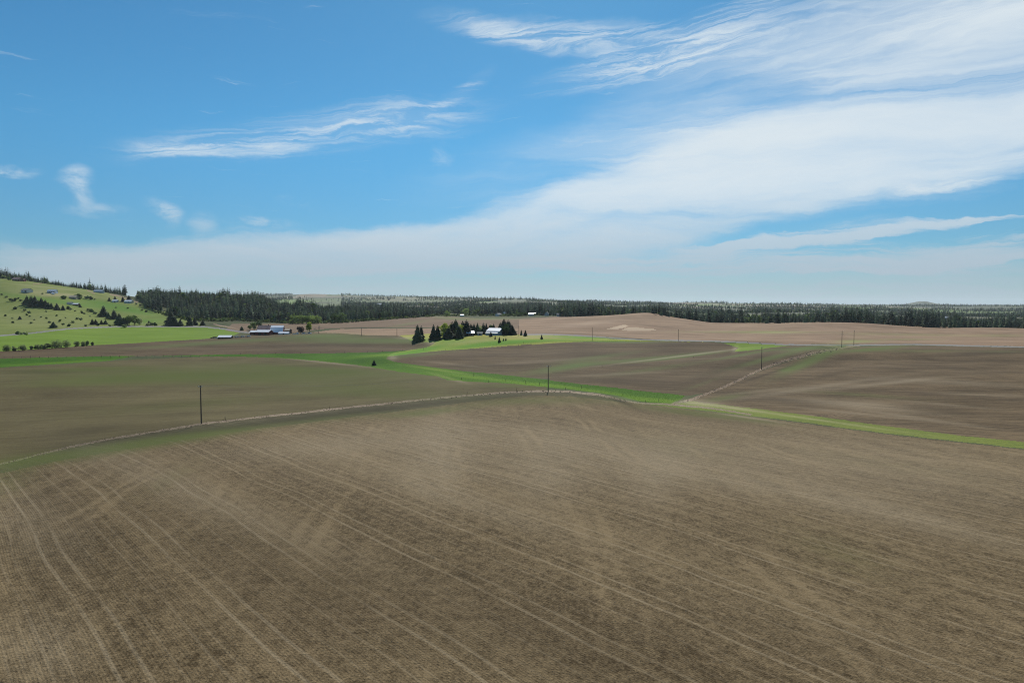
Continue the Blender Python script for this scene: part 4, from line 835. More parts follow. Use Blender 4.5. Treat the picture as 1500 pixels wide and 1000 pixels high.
# broadleaf trees
BL_ = [('poplar_tree', 'pale green poplar at the left end of the row behind the barns', 429, 474, 13, 1.0, 'leafl', 905), ('poplar_tree', 'second pale green poplar of the row behind the barns', 436, 474, 13, 1.1, 'leafl', 905), ('poplar_tree', 'third pale green poplar of the row behind the barns', 443, 474, 13.5, 1.1, 'leafl', 905),
      ('poplar_tree', 'fourth pale green poplar of the row behind the barns', 450, 474, 13, 1.1, 'leafl', 905), ('poplar_tree', 'fifth pale green poplar of the row behind the barns', 458, 474, 13.5, 1.1, 'leafl', 905), ('poplar_tree', 'last pale green poplar at the right end of the row', 466, 474, 13, 1.2, 'leafl', 905),
      ('broadleaf_tree', 'large dark round tree right of the poplar row, left of two', 491, 473, 13.5, 1.3, 'leafd', 915), ('broadleaf_tree', 'large dark round tree right of the poplar row, right of two', 500, 473, 14, 1.2, 'leafd', 918),
      ('broadleaf_tree', 'rounded green tree at the field corner of the far wood', 558, 470, 11, 1.3, 'leafd', 975), ('broadleaf_tree', 'wider green tree right of the rounded one at the far wood', 567, 470, 10.5, 1.5, 'leafd', 985), ('broadleaf_tree', 'pale green tree standing in the wood above the far field', 538, 469, 13, .9, 'leafl', 1010),
      ('broadleaf_tree', 'green tree left behind the red barns', 366, 483, 7, 1.1, 'leafg', 790), ('broadleaf_tree', 'tall green tree behind the red barns', 372, 483.5, 12, 1.0, 'leafd', 780), ('broadleaf_tree', 'bright green tree right behind the red barns', 379, 483.5, 13.5, .9, 'leafd', 775),
      ('plum_tree', 'dark purple leaved tree right of the barns', 440, 489, 14, .9, 'leafp', 705), ('broadleaf_tree', 'yellow green tree between purple tree and bare tree', 453, 489, 17, .75, 'leafy', 715),
      ('broadleaf_tree', 'yellow green leafy tree behind the second spruce of the homestead', 651, 494, 22, .85, 'leafy', None), ('broadleaf_tree', 'yellow green tree in the left middle of the grove', 659, 492, 20, .8, 'leafy', None), ('broadleaf_tree', 'brightest yellow green tree between the dark conifers', 675, 492, 18.5, 1.0, 'leafy', None),
      ('broadleaf_tree', 'dark round tree low in the grove right of the brightest yellow green tree', 681, 491, 14, 1.1, 'leafd', None), ('broadleaf_tree', 'dark leafy tree between the white roof and the thin conifers', 697, 489.5, 10, 1.2, 'leafd', None), ('broadleaf_tree', 'pale leafy bush tree left of the brightest yellow green tree', 668, 493, 12, 1.2, 'leafy', None), ('broadleaf_tree', 'light green rounded tree behind the thin conifer pair of the grove', 705, 488.5, 12, 1.3, 'leafl', None), ('broadleaf_tree', 'light green crown showing above the left end of the large barn', 719, 487.5, 11, 1.2, 'leafd', None), ('broadleaf_tree', 'dark leafy crown filling the clump right of the large barn', 742, 490.5, 15, 1.4, 'leafd', None),
      ('broadleaf_tree', 'green round tree in the middle of the roadside grove on the left', 190, 477, 15, 1.2, 'leafd', None), ('broadleaf_tree', 'lighter green tree in the roadside grove', 197, 476.5, 14.5, 1.1, 'leafd', None), ('broadleaf_tree', 'pale green tree at the right end of the roadside grove', 204, 476, 11, 1.3, 'leafg', None), ('broadleaf_tree', 'dark tree at the centre front of the roadside grove', 184, 477, 14, 1.1, 'leafd', None),
      ('broadleaf_tree', 'pale green tree at the clearing edge left of the homestead view', 655, 465, 8, 1.4, 'leafl', 1210), ('broadleaf_tree', 'pale broadleaf tree left of the far farm buildings', 682, 464, 12, 1.0, 'leafl', 1240), ('broadleaf_tree', 'green hedge tree left of the white far buildings', 762, 466, 6, 1.7, 'leafd', 1090), ('broadleaf_tree', 'green hedge tree nearest the white far buildings', 770, 466, 6.5, 1.6, 'leafd', 1090)]
for k, (nm, lab, px, py, h, w, mk, D) in enumerate(BL_):
    x, y, z = hit(px, py, 300, 1390) if D is None else atD(px, D)
    hh = h / 1000 * y; ww = hh * .55 * w
    V, F, C = leafy(hh, ww, 600 + k, 13, 90, max(.3, hh * .028), .05 if mk in ('leafl', 'leafy') else .14)
    tree_obj(nm, lab, 'tree', x, y, z, (V, F), M[mk], hh, hh * .022, {'poplar_tree': 'poplars behind the barns'}.get(nm), .6, C[:7])
# bare tree by the farm
x, y, z = atD(466, 700); R = random.Random(5); V, F = [], []; hh = 10.0
def branch(p, d, L, r, lev):
    q = tuple(p[i] + d[i] * L for i in range(3)); tube(V, F, p, q, r, r * .6, 5 if lev < 2 else 3)
    if lev < 5:
        for _ in range(3 if lev < 4 else 2):
            nd = [d[i] + R.uniform(-.62, .62) for i in range(3)]; nd[2] = abs(nd[2]) * .8 + .12; s = math.sqrt(sum(c * c for c in nd)); branch(q, [c / s for c in nd], L * R.uniform(.62, .85), r * .58, lev + 1)
branch((0, 0, -.2), (0, 0, 1), hh * .28, .3, 0)
o = link('bare_tree', pymesh('bare_tree', V, F, [M['barkpale']]), label='bare leafless tree right of the yellow green tree by the farm', category='tree'); o.location = (x, y, z)

# ------------------------------------------------------------------ buildings
def boxm(name, x0, x1, y0, y1, z0, z1, m, parent=None, lab=None):
    V = [(x, y, z) for z in (z0, z1) for y in (y0, y1) for x in (x0, x1)]
    F = [(0, 2, 3, 1), (4, 5, 7, 6), (0, 1, 5, 4), (2, 6, 7, 3), (0, 4, 6, 2), (1, 3, 7, 5)]
    o = link(name, pymesh(name, V, F, [m]), parent)
    if lab: o['label'] = lab
    return o
def gable_walls(w, d, h, rise, m, parent, gambrel=False):
    # ridge along x; gable ends at x = +-w/2
    prof = [(-d / 2, h), (0, h + rise), (d / 2, h)] if not gambrel else [(-d / 2, h), (-d * .30, h + rise * .62), (0, h + rise), (d * .30, h + rise * .62), (d / 2, h)]
    P = [(-d / 2, -.8)] + prof + [(d / 2, -.8)]; n = len(P); V = [(-w / 2, y, z) for y, z in P] + [(w / 2, y, z) for y, z in P]
    F = [tuple(range(n))[::-1], tuple(range(n, 2 * n)), (0, 1, n + 1, n), (n - 2, n - 1, 2 * n - 1, 2 * n - 2), (n - 1, 0, n, 2 * n - 1)]
    F += [(i, i + 1, n + i + 1, n + i) for i in range(1, n - 2)]
    return link('wall', pymesh('wall', V, F, [m]), parent), prof
def roof(w, prof, m, parent, ov=.5, th=.18, ribs=0, lab=None):
    P = list(prof); (y0, z0), (y1, z1) = P[0], P[1]; k = ov / math.hypot(y1 - y0, z1 - z0)
    P[0] = (y0 - (y1 - y0) * k, z0 - (z1 - z0) * k); P[-1] = (-P[0][0], P[0][1])
    n = len(P); a = w / 2 + ov; V, F = [], []
    for x in (-a, a):
        V += [(x, y, z + .04) for y, z in P] + [(x, y, z + .04 + th) for y, z in P]
    for i in range(n - 1):
        F += [(i, i + 1, 2 * n + i + 1, 2 * n + i), (n + i, 3 * n + i, 3 * n + i + 1, n + i + 1), (i, n + i, n + i + 1, i + 1), (2 * n + i, 2 * n + i + 1, 3 * n + i + 1, 3 * n + i)]
    F += [(0, 2 * n, 3 * n, n), (n - 1, 2 * n - 1, 4 * n - 1, 3 * n - 1)]
    return link('roof', pymesh('roof', V, F, [m]), parent)
M['metalroof'] = simple('pale_metal_roof', (.80, .81, .83), .45, .0, .05, .3, .6); M['whitewall'] = simple('white_siding', (.62, .61, .58), .7, 0, .08, .5)
M['redwall'] = simple('red_barn_boards', (.17, .045, .035), .85, 0, .25, .8); M['darkwall'] = simple('dark_weathered_boards', (.055, .042, .035), .9, 0, .3, .8)
M['brownroof'] = simple('faded_pink_shingles', (.30, .20, .18), .85, 0, .2, .8); M['greywall'] = simple('grey_steel_siding', (.42, .44, .45), .6, 0, .08, .3); M['greyroof'] = simple('grey_shingles', (.19, .20, .20), .85, 0, .2, 1)
M['glass'] = simple('window_glass', (.03, .04, .05), .15, 0, .1, 1, .6); M['trim'] = simple('white_trim', (.7, .7, .68), .6); M['bluewall'] = simple('pale_blue_siding', (.34, .42, .50), .7); M['tanwall'] = simple('tan_siding', (.40, .33, .25), .8)
M['brownwall'] = simple('brown_siding', (.13, .075, .055), .85); M['wood'] = simple('weathered_wood', (.10, .075, .055), .95, 0, .3, 5); M['greywood'] = simple('grey_wood', (.30, .27, .23), .9, 0, .3, 5); M['blue'] = simple('blue_paint', (.06, .18, .34), .5, 0, .1, 1, .5)
M['rust'] = simple('rusty_metal', (.16, .09, .06), .8, 0, .3, 3); M['rubber'] = simple('rubber', (.02, .02, .02), .8); M['palemetal'] = simple('bright_metal', (.70, .71, .72), .35, .3, .06, 1, .5); M['insul'] = simple('glazed_insulator', (.75, .74, .70), .25, 0, .05, 1, .6)
def building(name, label, cat, px, D, w, d, h, rise, rot, wallm, roofm, gambrel=False, doors=(), windows=(), py=None, chimney=False, shed=None, dz=0):
    x, y, z = atD(px, D) if py is None else hit(px, py, 300, 1390)
    e = bpy.data.objects.new(name, None); COL.objects.link(e); e.location = (x, y, z + dz); e.rotation_euler = (0, 0, radians(rot)); e['label'] = label; e['category'] = cat
    _, prof = gable_walls(w, d, h, rise, wallm, e, gambrel); rf = roof(w, prof, roofm, e)
    if chimney: boxm('chimney', w * .2 - .4, w * .2 + .4, -.4, .4, h + rise * .5, h + rise + 1.0, M['rust'], rf)
    for (side, u, ww, hh, z0) in doors: opening('door', e, w, d, side, u, ww, hh, z0, M['darkwall'] if wallm is not M['darkwall'] else M['rust'])
    for (side, u, ww, hh, z0) in windows:
        o = opening('window', e, w, d, side, u, ww, hh, z0, M['trim']); pane(o, w, d, side, u, ww, hh, z0)
    if shed:
        sw, sd, sh = shed; V = [(-sw / 2, -d / 2 - sd, -.8), (sw / 2, -d / 2 - sd, -.8), (sw / 2, -d / 2 - .01, -.8), (-sw / 2, -d / 2 - .01, -.8), (-sw / 2, -d / 2 - sd, sh * .7), (sw / 2, -d / 2 - sd, sh * .7), (sw / 2, -d / 2 - .01, sh), (-sw / 2, -d / 2 - .01, sh)]
        link('lean_to', pymesh('lean_to', V, [(0, 1, 5, 4), (1, 2, 6, 5), (3, 0, 4, 7), (0, 3, 2, 1), (2, 3, 7, 6), (4, 5, 6, 7)], [wallm]), e)
        V = [(-sw / 2 - .3, -d / 2 - sd - .4, sh * .66), (sw / 2 + .3, -d / 2 - sd - .4, sh * .66), (sw / 2 + .3, -d / 2 - .02, sh + .02), (-sw / 2 - .3, -d / 2 - .02, sh + .02)]; V += [(a, b, c + .2) for a, b, c in V]
        link('lean_to_roof', pymesh('lean_to_roof', V, [(0, 3, 2, 1), (4, 5, 6, 7), (0, 1, 5, 4), (1, 2, 6, 5), (2, 3, 7, 6), (3, 0, 4, 7)], [roofm]), e)
    return e
def opening(nm, e, w, d, side, u, ww, hh, z0, m, out=.06):
    if side == 'f': return boxm(nm, u - ww / 2, u + ww / 2, -d / 2 - out, -d / 2 + .1, z0, z0 + hh, m, e)
    if side == 'l': return boxm(nm, -w / 2 - out, -w / 2 + .1, u - ww / 2, u + ww / 2, z0, z0 + hh, m, e)
    return boxm(nm, w / 2 - .1, w / 2 + out, u - ww / 2, u + ww / 2, z0, z0 + hh, m, e)
def pane(o, w, d, side, u, ww, hh, z0):
    k = .1; ww -= 2 * k; z0 += k; hh -= 2 * k
    opening('pane', o, w, d, side, u, ww, hh, z0, M['glass'], .09)
# farm on the left
building('open_shed', 'long low dark shed with white metal roof at the left end of the farm', 'shed', 330, 650, 11.5, 7.5, 2.6, 1.5, 4, M['darkwall'], M['metalroof'], doors=[('f', -3, 2.2, 2.1, 0), ('f', 0, 2.2, 2.1, 0), ('f', 3, 2.2, 2.1, 0)], dz=-1.2)
building('small_barn', 'small red barn with white roof left of the wider red barn', 'barn', 373, 708, 7.5, 7, 2.9, 1.4, -8, M['redwall'], M['metalroof'], doors=[('l', 0, 2.4, 2.4, 0), ('f', 1, 1.6, 2.2, 0)])
building('red_barn', 'wide dark red barn with white metal roof facing the field', 'barn', 387, 703, 14.5, 9.5, 3.1, 1.9, -10, M['redwall'], M['metalroof'], doors=[('f', -2.5, 3, 2.6, 0), ('f', 3.5, 3, 2.6, 0), ('l', 0, 3, 2.6, 0)])
building('hay_barn', 'large old barn with faded pinkish roof behind the red barns', 'barn', 389.5, 730, 14.5, 14, 3.8, 5.0, -5, M['redwall'], M['brownroof'], doors=[('l', 0, 3.5, 3.2, 0)], windows=[('f', 2, 1.2, 1.2, 1.4)], chimney=True)
building('gambrel_barn', 'tall barn with steep silvery roof and dark red gable end', 'barn', 406.5, 716, 12, 12, 3.6, 5.2, 8, M['redwall'], M['metalroof'], gambrel=True, doors=[('l', 0, 3.2, 3, 0)], windows=[('l', 0, 1.3, 1.4, 4.8)], shed=(12, 2.6, 3.0))
building('machine_shed', 'dark shed with pale roof right of the tall barn', 'shed', 419, 722, 9, 7, 3.4, 1.6, -6, M['darkwall'], M['tanwall'], doors=[('f', 2, 3, 2.6, 0)])
building('low_shed', 'low white roofed shed in front of the dark machine shed', 'shed', 416, 700, 10, 5, 1.9, 1.2, -3, M['whitewall'], M['metalroof'], doors=[('f', 0, 1.4, 1.7, 0)])
# homestead
building('pole_barn', 'large pale grey barn with light roof at the homestead', 'barn', 726.5, 612, 13.0, 11, 3.6, 2.3, -28, M['greywall'], M['metalroof'], doors=[('f', 0, 3.2, 2.8, 0), ('r', 1, 2.6, 2.6, 0)], windows=[('f', -4, 1.2, 1.0, 1.6), ('f', 4, 1.2, 1.0, 1.6)], shed=(12, 3, 2.8))
building('white_roof_house', 'low house with bright white roof in the homestead grove', 'house', 688.5, 603, 6.2, 8, 2.4, 1.8, 10, M['darkwall'], M['metalroof'], doors=[('f', 0, 1, 2.1, 0)], windows=[('f', 1.8, 1.1, 1, 1.1)])
building('grey_shed', 'small grey shed between white roofed house and large barn', 'shed', 703, 606, 4.2, 4, 2.0, .9, 0, M['greywall'], M['greyroof'], doors=[('f', 0, 1.2, 1.8, 0)])
building('long_house', 'low dark house with grey roof behind the second spruce', 'house', 650, 603, 7.5, 7, 2.5, 1.7, -6, M['brownwall'], M['greyroof'], doors=[('f', -1, 1, 2.1, 0)], windows=[('f', 1.5, 1.4, 1.1, 1), ('f', -2.8, 1.0, 1.0, 1)])
# hillside houses
building('hillside_house', 'grey roofed house with white garage on the upper pasture', 'house', 39.5, 0, 13, 11, 3.4, 2.8, -12, M['whitewall'], M['greyroof'], py=428, doors=[('f', 3, 3.4, 2.5, 0)], windows=[('f', -3.5, 2, 1.5, 1)])
building('blue_house', 'pale blue house on the bare patch of the upper pasture', 'house', 77, 0, 13, 9, 3.2, 2.4, 10, M['bluewall'], M['bluewall'], py=429, doors=[('f', 0, 1.2, 2.2, 0)], windows=[('f', -3, 1.8, 1.3, 1), ('f', 3.5, 1.8, 1.3, 1)])
building('garden_shed', 'small white shed in front of the pale blue house', 'shed', 78, 0, 4, 3, 2.1, .8, 0, M['whitewall'], M['metalroof'], py=431)
building('ridge_house', 'brown house under the trees at the top left of the ridge', 'house', 26, 0, 14, 10, 3.4, 3.2, -5, M['brownwall'], M['brownroof'], py=411.5, windows=[('f', -3, 1.8, 1.3, 1), ('f', 3, 1.8, 1.3, 1)])
building('ridge_cottage', 'low reddish cottage right of the brown ridge house', 'house', 33.5, 0, 8, 7, 2.6, 2.2, 6, M['redwall'], M['brownroof'], py=412, windows=[('f', 0, 1.6, 1.2, 1)])
building('tan_house', 'tan house hidden in trees in the middle of the pasture', 'house', 108, 0, 11, 8, 2.8, 2.2, 4, M['tanwall'], M['tanwall'], py=437.5, windows=[('f', 2, 1.6, 1.2, 1)])
building('white_shed', 'small white shed under the dark conifer on the hill', 'shed', 169, 0, 8, 6, 2.4, 1.4, 0, M['whitewall'], M['metalroof'], py=442.5, doors=[('f', 0, 1.6, 2, 0)])
building('hill_greenhouse', 'long low white building below the hill road', 'building', 189, 0, 13, 7, 2.6, 2.0, -8, M['whitewall'], M['metalroof'], py=443.5, windows=[('f', 2, 1.6, 1.2, 1)])
building('skyline_house', 'pale house just under the descending ridge trees', 'house', 102, 0, 7, 6, 2.4, 1.5, 0, M['whitewall'], M['greyroof'], py=420)
building('skyline_house', 'white roofed low house right of the pale ridge house', 'house', 111, 0, 8, 6, 2.2, 1.4, 0, M['brownwall'], M['metalroof'], py=421.6)
building('skyline_house', 'long bluish house on the skyline above the hill road', 'house', 145, 0, 16, 8, 2.8, 2.2, 0, M['bluewall'], M['bluewall'], py=428.5)
# far farms
building('far_house', 'white roofed house at the wood edge beyond the brown field', 'house', 677, 1205, 6, 6, 2.4, 1.2, 0, M['whitewall'], M['metalroof'])
building('far_house', 'white gabled farmhouse left of the far farm', 'house', 730, 1130, 8, 7, 2.6, 2.2, 50, M['whitewall'], M['greyroof'])
building('far_house', 'tiny pale house behind the white gabled farmhouse', 'house', 739.5, 1230, 4, 5, 4.0, 2.0, 0, M['whitewall'], M['metalroof'])
building('far_barn', 'long white barn of the far farm right of the green hedge', 'barn', 778, 1110, 8, 7, 3.0, 1.6, -8, M['whitewall'], M['metalroof'])
building('far_shed', 'small white shed behind the long far barn', 'shed', 783, 1160, 4, 5, 3.2, 1.4, 0, M['whitewall'], M['metalroof'])
building('far_house', 'pale two storey house right of the far barn', 'house', 792, 1180, 9, 7, 4.0, 2.0, 0, M['whitewall'], M['greyroof'])
building('far_house', 'grey blue steep roofed house near the tan hill edge', 'house', 801, 1100, 6, 6, 3.4, 3.2, 80, M['greywall'], M['greyroof'])
building('far_house', 'pale house partly behind the left shoulder of the tan hill', 'house', 818, 1040, 5, 6, 2.8, 1.8, 0, M['whitewall'], M['greyroof'])
building('far_barn', 'broad white roofed barn standing in the right hand woods', 'barn', 1387, 1420, 16, 10, 6.2, 2.2, 0, M['greywall'], M['palemetal'])
building('far_barn', 'bright white barn on the distant ridge left of centre', 'barn', 556, 2700, 17, 14, 6, 4, 0, M['whitewall'], M['metalroof'])

# ------------------------------------------------------------------ farm vehicles and clutter
def wheel(e, x, y, r, w=.25):
    V, F = [], []; tube(V, F, (x, y - w / 2, r), (x, y + w / 2, r), r, r, 14, True); o = link('wheel', pymesh('wheel', V, F, [M['rubber']]), e)
    V, F = [], []; tube(V, F, (x, y - w / 2 - .02, r), (x, y + w / 2 + .02, r), r * .5, r * .5, 10, True); link('rim', pymesh('rim', V, F, [M['palemetal']]), o)
def vehicle(name, label, cat, px, D, L, Wd, H, m, cabx, cabL, cabH, rot=0):
    x, y, z = atD(px, D); e = bpy.data.objects.new(name, None); COL.objects.link(e); e.location = (x, y, z); e.rotation_euler = (0, 0, radians(rot)); e['label'] = label; e['category'] = cat
    boxm('body', -L / 2, L / 2, -Wd / 2, Wd / 2, .45, .45 + H, m, e)
    z0 = .45 + H; V = [(cabx - cabL / 2, -Wd * .47, z0), (cabx + cabL / 2, -Wd * .47, z0), (cabx + cabL / 2, Wd * .47, z0), (cabx - cabL / 2, Wd * .47, z0)]
    V += [(cabx - cabL * .36, -Wd * .4, z0 + cabH), (cabx + cabL * .28, -Wd * .4, z0 + cabH), (cabx + cabL * .28, Wd * .4, z0 + cabH), (cabx - cabL * .36, Wd * .4, z0 + cabH)]
    link('cab', pymesh('cab', V, [(0, 1, 5, 4), (1, 2, 6, 5), (2, 3, 7, 6), (3, 0, 4, 7), (4, 5, 6, 7)], [m]), e)
    boxm('window', cabx - cabL * .3, cabx + cabL * .25, -Wd * .47, -Wd * .43, z0 + cabH * .2, z0 + cabH * .8, M['glass'], e)
    for sx in (-.32, .32):
        for sy in (-1, 1): wheel(e, sx * L, sy * Wd * .46, .42)
vehicle('pickup_truck', 'blue pickup truck parked under the yellow green tree', 'truck', 452, 702, 6.0, 2.1, .9, M['blue'], .5, 2.2, .85, 4)
vehicle('parked_car', 'pale blue car parked left of the blue pickup', 'car', 444.5, 704, 4.6, 1.9, .7, M['bluewall'], 0, 2.6, .7, -4)
def tank(px, D, label):
    x, y, z = atD(px, D); V, F = [], []; n = 12
    tube(V, F, (0, 0, 0), (0, 0, 1.7), 1.1, 1.1, n, True); e = bpy.data.objects.new('water_tank', None); COL.objects.link(e); e.location = (x, y, z); e['label'] = label; e['category'] = 'tank'
    link('barrel', pymesh('barrel', V, F, [M['trim']]), e); V, F = [], []; tube(V, F, (0, 0, 1.7), (0, 0, 2.3), 1.12, .3, n, True); link('dome', pymesh('dome', V, F, [M['trim']]), e)
tank(435.5, 702, 'small white tank between the sheds and the purple tree')
# junk and rubble beside the open shed
R = random.Random(11)
JK = [(310, 'dark'), (314, 'rust'), (318, 'white'), (346, 'white'), (351, 'greywood'), (355, 'white'), (360, 'rust'), (364, 'trim'), (427, 'rust'), (431, 'white')]
for k, (px, kd) in enumerate(JK):
    x, y, z = atD(px, 655 if px < 370 else 698); e = bpy.data.objects.new('wooden_wagon' if k % 2 else 'scrap_pile', None); COL.objects.link(e); e.location = (x, y, z - .1)
    near = ['left end of the farmyard', 'open shed on its left side', 'left corner of the open shed', 'open shed on its right side', 'gravel right of the open shed', 'middle of the farmyard row', 'yard left of the red barns', 'small red barn on its left', 'low shed on its right', 'white tank on its left'][k]
    e['label'] = ('old flat wagon near the ' if k % 2 else 'low pile of scrap near the ') + near; e['category'] = 'wagon' if k % 2 else 'scrap pile'
    mm = {'dark': M['darkwall'], 'rust': M['rust'], 'white': M['whitewall'], 'greywood': M['greywood'], 'trim': M['trim']}[kd]
    if k % 2:
        boxm('bed', -1.6, 1.6, -.9, .9, .75, .95, mm, e)
        for sx in (-1, 1): boxm('rail', -1.6, 1.6, sx * .87 - .04, sx * .87 + .04, .96, 1.5, mm, e)
        for sx in (-1, 1):
            for sy in (-1, 1): wheel(e, sx * 1.1, sy * .8, .4, .15)
    else:
        for j in range(6):
            V, F = [], []; a = R.uniform(0, 3.1); L = R.uniform(.6, 1.5); cx, cy = R.uniform(-.8, .8), R.uniform(-.8, .8)
            tube(V, F, (cx - cos(a) * L, cy - sin(a) * L, .1 + R.random() * .5), (cx + cos(a) * L, cy + sin(a) * L, .2 + R.random() * .9), R.uniform(.08, .3), R.uniform(.08, .3), 5, True)
            link('beam', pymesh('beam', V, F, [mm]), e)

# ------------------------------------------------------------------ utility poles and wires
POLES = []
def pole(px, py, hpx, label, D=None, arm=2.4, armrot=0, name='utility_pole', arms=1):
    x, y, z = hit(px, py, 120, 1200) if D is None else atD(px, D)
    h = hpx / 1000 * y * 1.0; e = bpy.data.objects.new(name, None); COL.objects.link(e); e.location = (x, y, z); e.rotation_euler = (0, 0, armrot); e['label'] = label; e['category'] = 'pole'; e['group'] = 'utility poles'
    V, F = [], []; tube(V, F, (0, 0, -.5), (0, 0, h), .20, .13, 10, True); link('shaft', pymesh('shaft', V, F, [M['wood']]), e)
    tips = []
    for a in range(arms):
        za = h - .45 - a * 1.3
        if arm: c = boxm('crossarm', -arm / 2, arm / 2, -.20, -.11, za - .06, za + .06, M['greywood'], e)
        for u in ((-.45, -.15, .45) if arm > 1.5 else (-.45, .45)) if arm else ():
            V, F = [], []; X = u * arm; tube(V, F, (X, -.155, za + .06), (X, -.155, za + .2), .035, .035, 6); tube(V, F, (X, -.155, za + .16), (X, -.155, za + .34), .085, .05, 8, True)
            link('insulator', pymesh('insulator', V, F, [M['insul']]), e)
            if a == 0: tips.append((x + cos(armrot) * X + sin(armrot) * .155, y + sin(armrot) * X - cos(armrot) * .155, z + za + .3))
    if not arm:
        V, F = [], []; tube(V, F, (0, 0, h), (0, 0, h + .25), .07, .05, 8, True); link('insulator', pymesh('insulator', V, F, [M['insul']]), e); tips = [(x, y, z + h + .22)]
    return tips
p1 = pole(295, 620.5, 57, 'tall brown pole standing alone on the weedy fence row at left', arm=1.0, armrot=.1)
p2 = pole(803, 573.5, 39, 'pole with pale crossarm tips standing before the green waterway', arm=2.0, armrot=.15)
p3 = pole(1115.5, 541, 33, 'dark pole with a shadow beside the dirt track', arm=1.0, armrot=-.9)
p4 = pole(1233, 509, 24.5, 'pole with two crossarms where dirt track meets paved road', arm=2.2, arms=2, armrot=.2)
p5 = pole(1250.7, 505.5, 22, 'bare pole just beyond the paved road by the track', arm=.9, armrot=.3)
p6 = pole(993.5, 499.5, 17.5, 'thin pole on the paved road below the tan hill', arm=1.2)
p7 = pole(867.5, 497, 18, 'pole beside the road left of the pale hill patches', arm=1.2)
p8 = pole(760, 491, 15, 'slim pole right of the homestead conifers', arm=1.0)
p9 = pole(581.5, 493, 12.5, 'pole on the tan field nearest the first spruce', arm=1.0)
p10 = pole(529.5, 492, 12.5, 'pole on the tan field left of its neighbour', arm=1.0)
M['wire'] = simple('aluminium_wire', (.25, .25, .25), .5)
def wire(a, b, lab):
    V, F = [], []; n = 24; prev = None; span = math.dist(a, b)
    for i in range(n):
        q = []
        for t in (i / n, (i + 1) / n): q.append((a[0] + (b[0] - a[0]) * t, a[1] + (b[1] - a[1]) * t, a[2] + (b[2] - a[2]) * t - span * .022 * 4 * t * (1 - t)))
        tube(V, F, q[0], q[1], .012, .012, 4)
    link('power_line', pymesh('power_line', V, F, [M['wire']]), label=lab, category='wire')
wire(p1[0], p2[0], 'thin wire from the fence row pole to the waterway pole'); wire(p2[-1], p3[0], 'thin wire from the waterway pole to the dirt track pole'); wire(p3[0], p4[0], 'thin wire from the track pole up to the double crossarm pole')
wire(p4[-1], p5[0], 'short wire crossing the paved road between two poles'); wire(p6[0], p4[0], 'thin wire along the paved road below the tan hill'); wire(p7[-1], p6[0], 'thin wire along the road left of the pale patches'); wire(p8[-1], p7[0], 'thin wire from the homestead to the road'); wire(p10[-1], p9[0], 'thin wire across the narrow tan field')
# fence posts
PV, PF = [], []; tube(PV, PF, (0, 0, -.3), (0, 0, 1.35), .09, .08, 6, True); pm = pymesh('fence_post', PV, PF, [M['wood']])
posts = [(x, 525 - x * .009, 'dark post on the fence along the left grass band', 'posts along the left grass band') for x in range(6, 330, 13)]
posts += [(x, np.interp(x, [340, 440, 538, 620], [519.5, 518, 516.8, 512]), 'post on the far edge of the middle waterway', 'posts on the far edge of the waterway') for x in (352, 378, 404, 440, 470, 505, 538, 560, 590, 620)]
posts += [(x, y, 'post standing in the lush waterway grass', 'posts in the waterway grass') for x, y in ((676, 556), (694, 551), (716, 560), (740, 558), (770, 562), (790, 564), (828, 571), (852, 569), (895, 577), (945, 590), (965, 588))]
posts += [(x, y, 'post in the homestead grass slope', 'posts on the homestead slope') for x, y in ((767, 503), (653, 513), (620, 513.5), (1016, 524), (882, 538))]
posts += [(x, np.interp(x, [p[0] for p in FENCE], [p[1] for p in FENCE]) - .8, 'weathered post on the weedy fence row across the picture', 'posts on the weedy fence row') for x in (330, 483, 684, 757)]
NW = 'first second third fourth fifth sixth seventh eighth ninth tenth eleventh twelfth thirteenth fourteenth fifteenth sixteenth seventeenth eighteenth nineteenth twentieth'.split() + ['twenty ' + q for q in 'first second third fourth fifth sixth seventh eighth'.split()]
cnt = {}
for (x, y, lab, grp) in sorted(posts):
    cnt[grp] = cnt.get(grp, 0) + 1; lab = NW[cnt[grp] - 1] + ' from the left of the ' + grp
    X, Y, Z = hit(x, y, 130, 900); o = bpy.data.objects.new('fence_post', pm); COL.objects.link(o); o.location = (X, Y, Z); s = random.uniform(.75, 1.15); o.scale = (1, 1, s); o.rotation_euler = (random.uniform(-.06, .06), random.uniform(-.06, .06), 0)
    o['label'] = lab; o['group'] = grp; o['category'] = 'post'

# ------------------------------------------------------------------ weeds, clods and tufts
def clutter(name, pts3, size, m, label, kind='clod', seed=1, tall=1.0):
    r = np.random.default_rng(seed); n = len(pts3)
    if kind == 'clod':
        base = np.array([(1, 0, 0), (-.5, .87, 0), (-.5, -.87, 0), (0, 0, 1), (.2, .1, -.6)]) ; FF = np.array([(0, 1, 3), (1, 2, 3), (2, 0, 3), (1, 0, 4), (2, 1, 4), (0, 2, 4)])
    else:
        base = np.array([(-.25, 0, 0), (.25, 0, 0), (.15, .1, 1), (0, -.25, 0), (.05, .25, 0), (-.35, 0, .9), (.2, -.2, 0), (-.2, .2, 0), (.4, .3, .8)]); FF = np.array([(0, 1, 2), (3, 4, 5), (6, 7, 8)])
    sc = size * r.uniform(.5, 1.5, (n, 1, 1)); B = base[None] * (1 + r.uniform(-.35, .35, (n, len(base), 3))); a = r.uniform(0, 6.28, n); c, s = np.cos(a), np.sin(a)
    X = B[..., 0] * c[:, None] - B[..., 1] * s[:, None]; Y = B[..., 0] * s[:, None] + B[..., 1] * c[:, None]
    V = np.stack([X, Y, B[..., 2] * tall], -1) * sc + pts3[:, None, :]
    F = (FF[None] + (np.arange(n) * len(base))[:, None, None]).reshape(-1, 3)
    link(name, mesh_np(name, V.reshape(-1, 3), F, [m], False), kind='stuff', label=label)
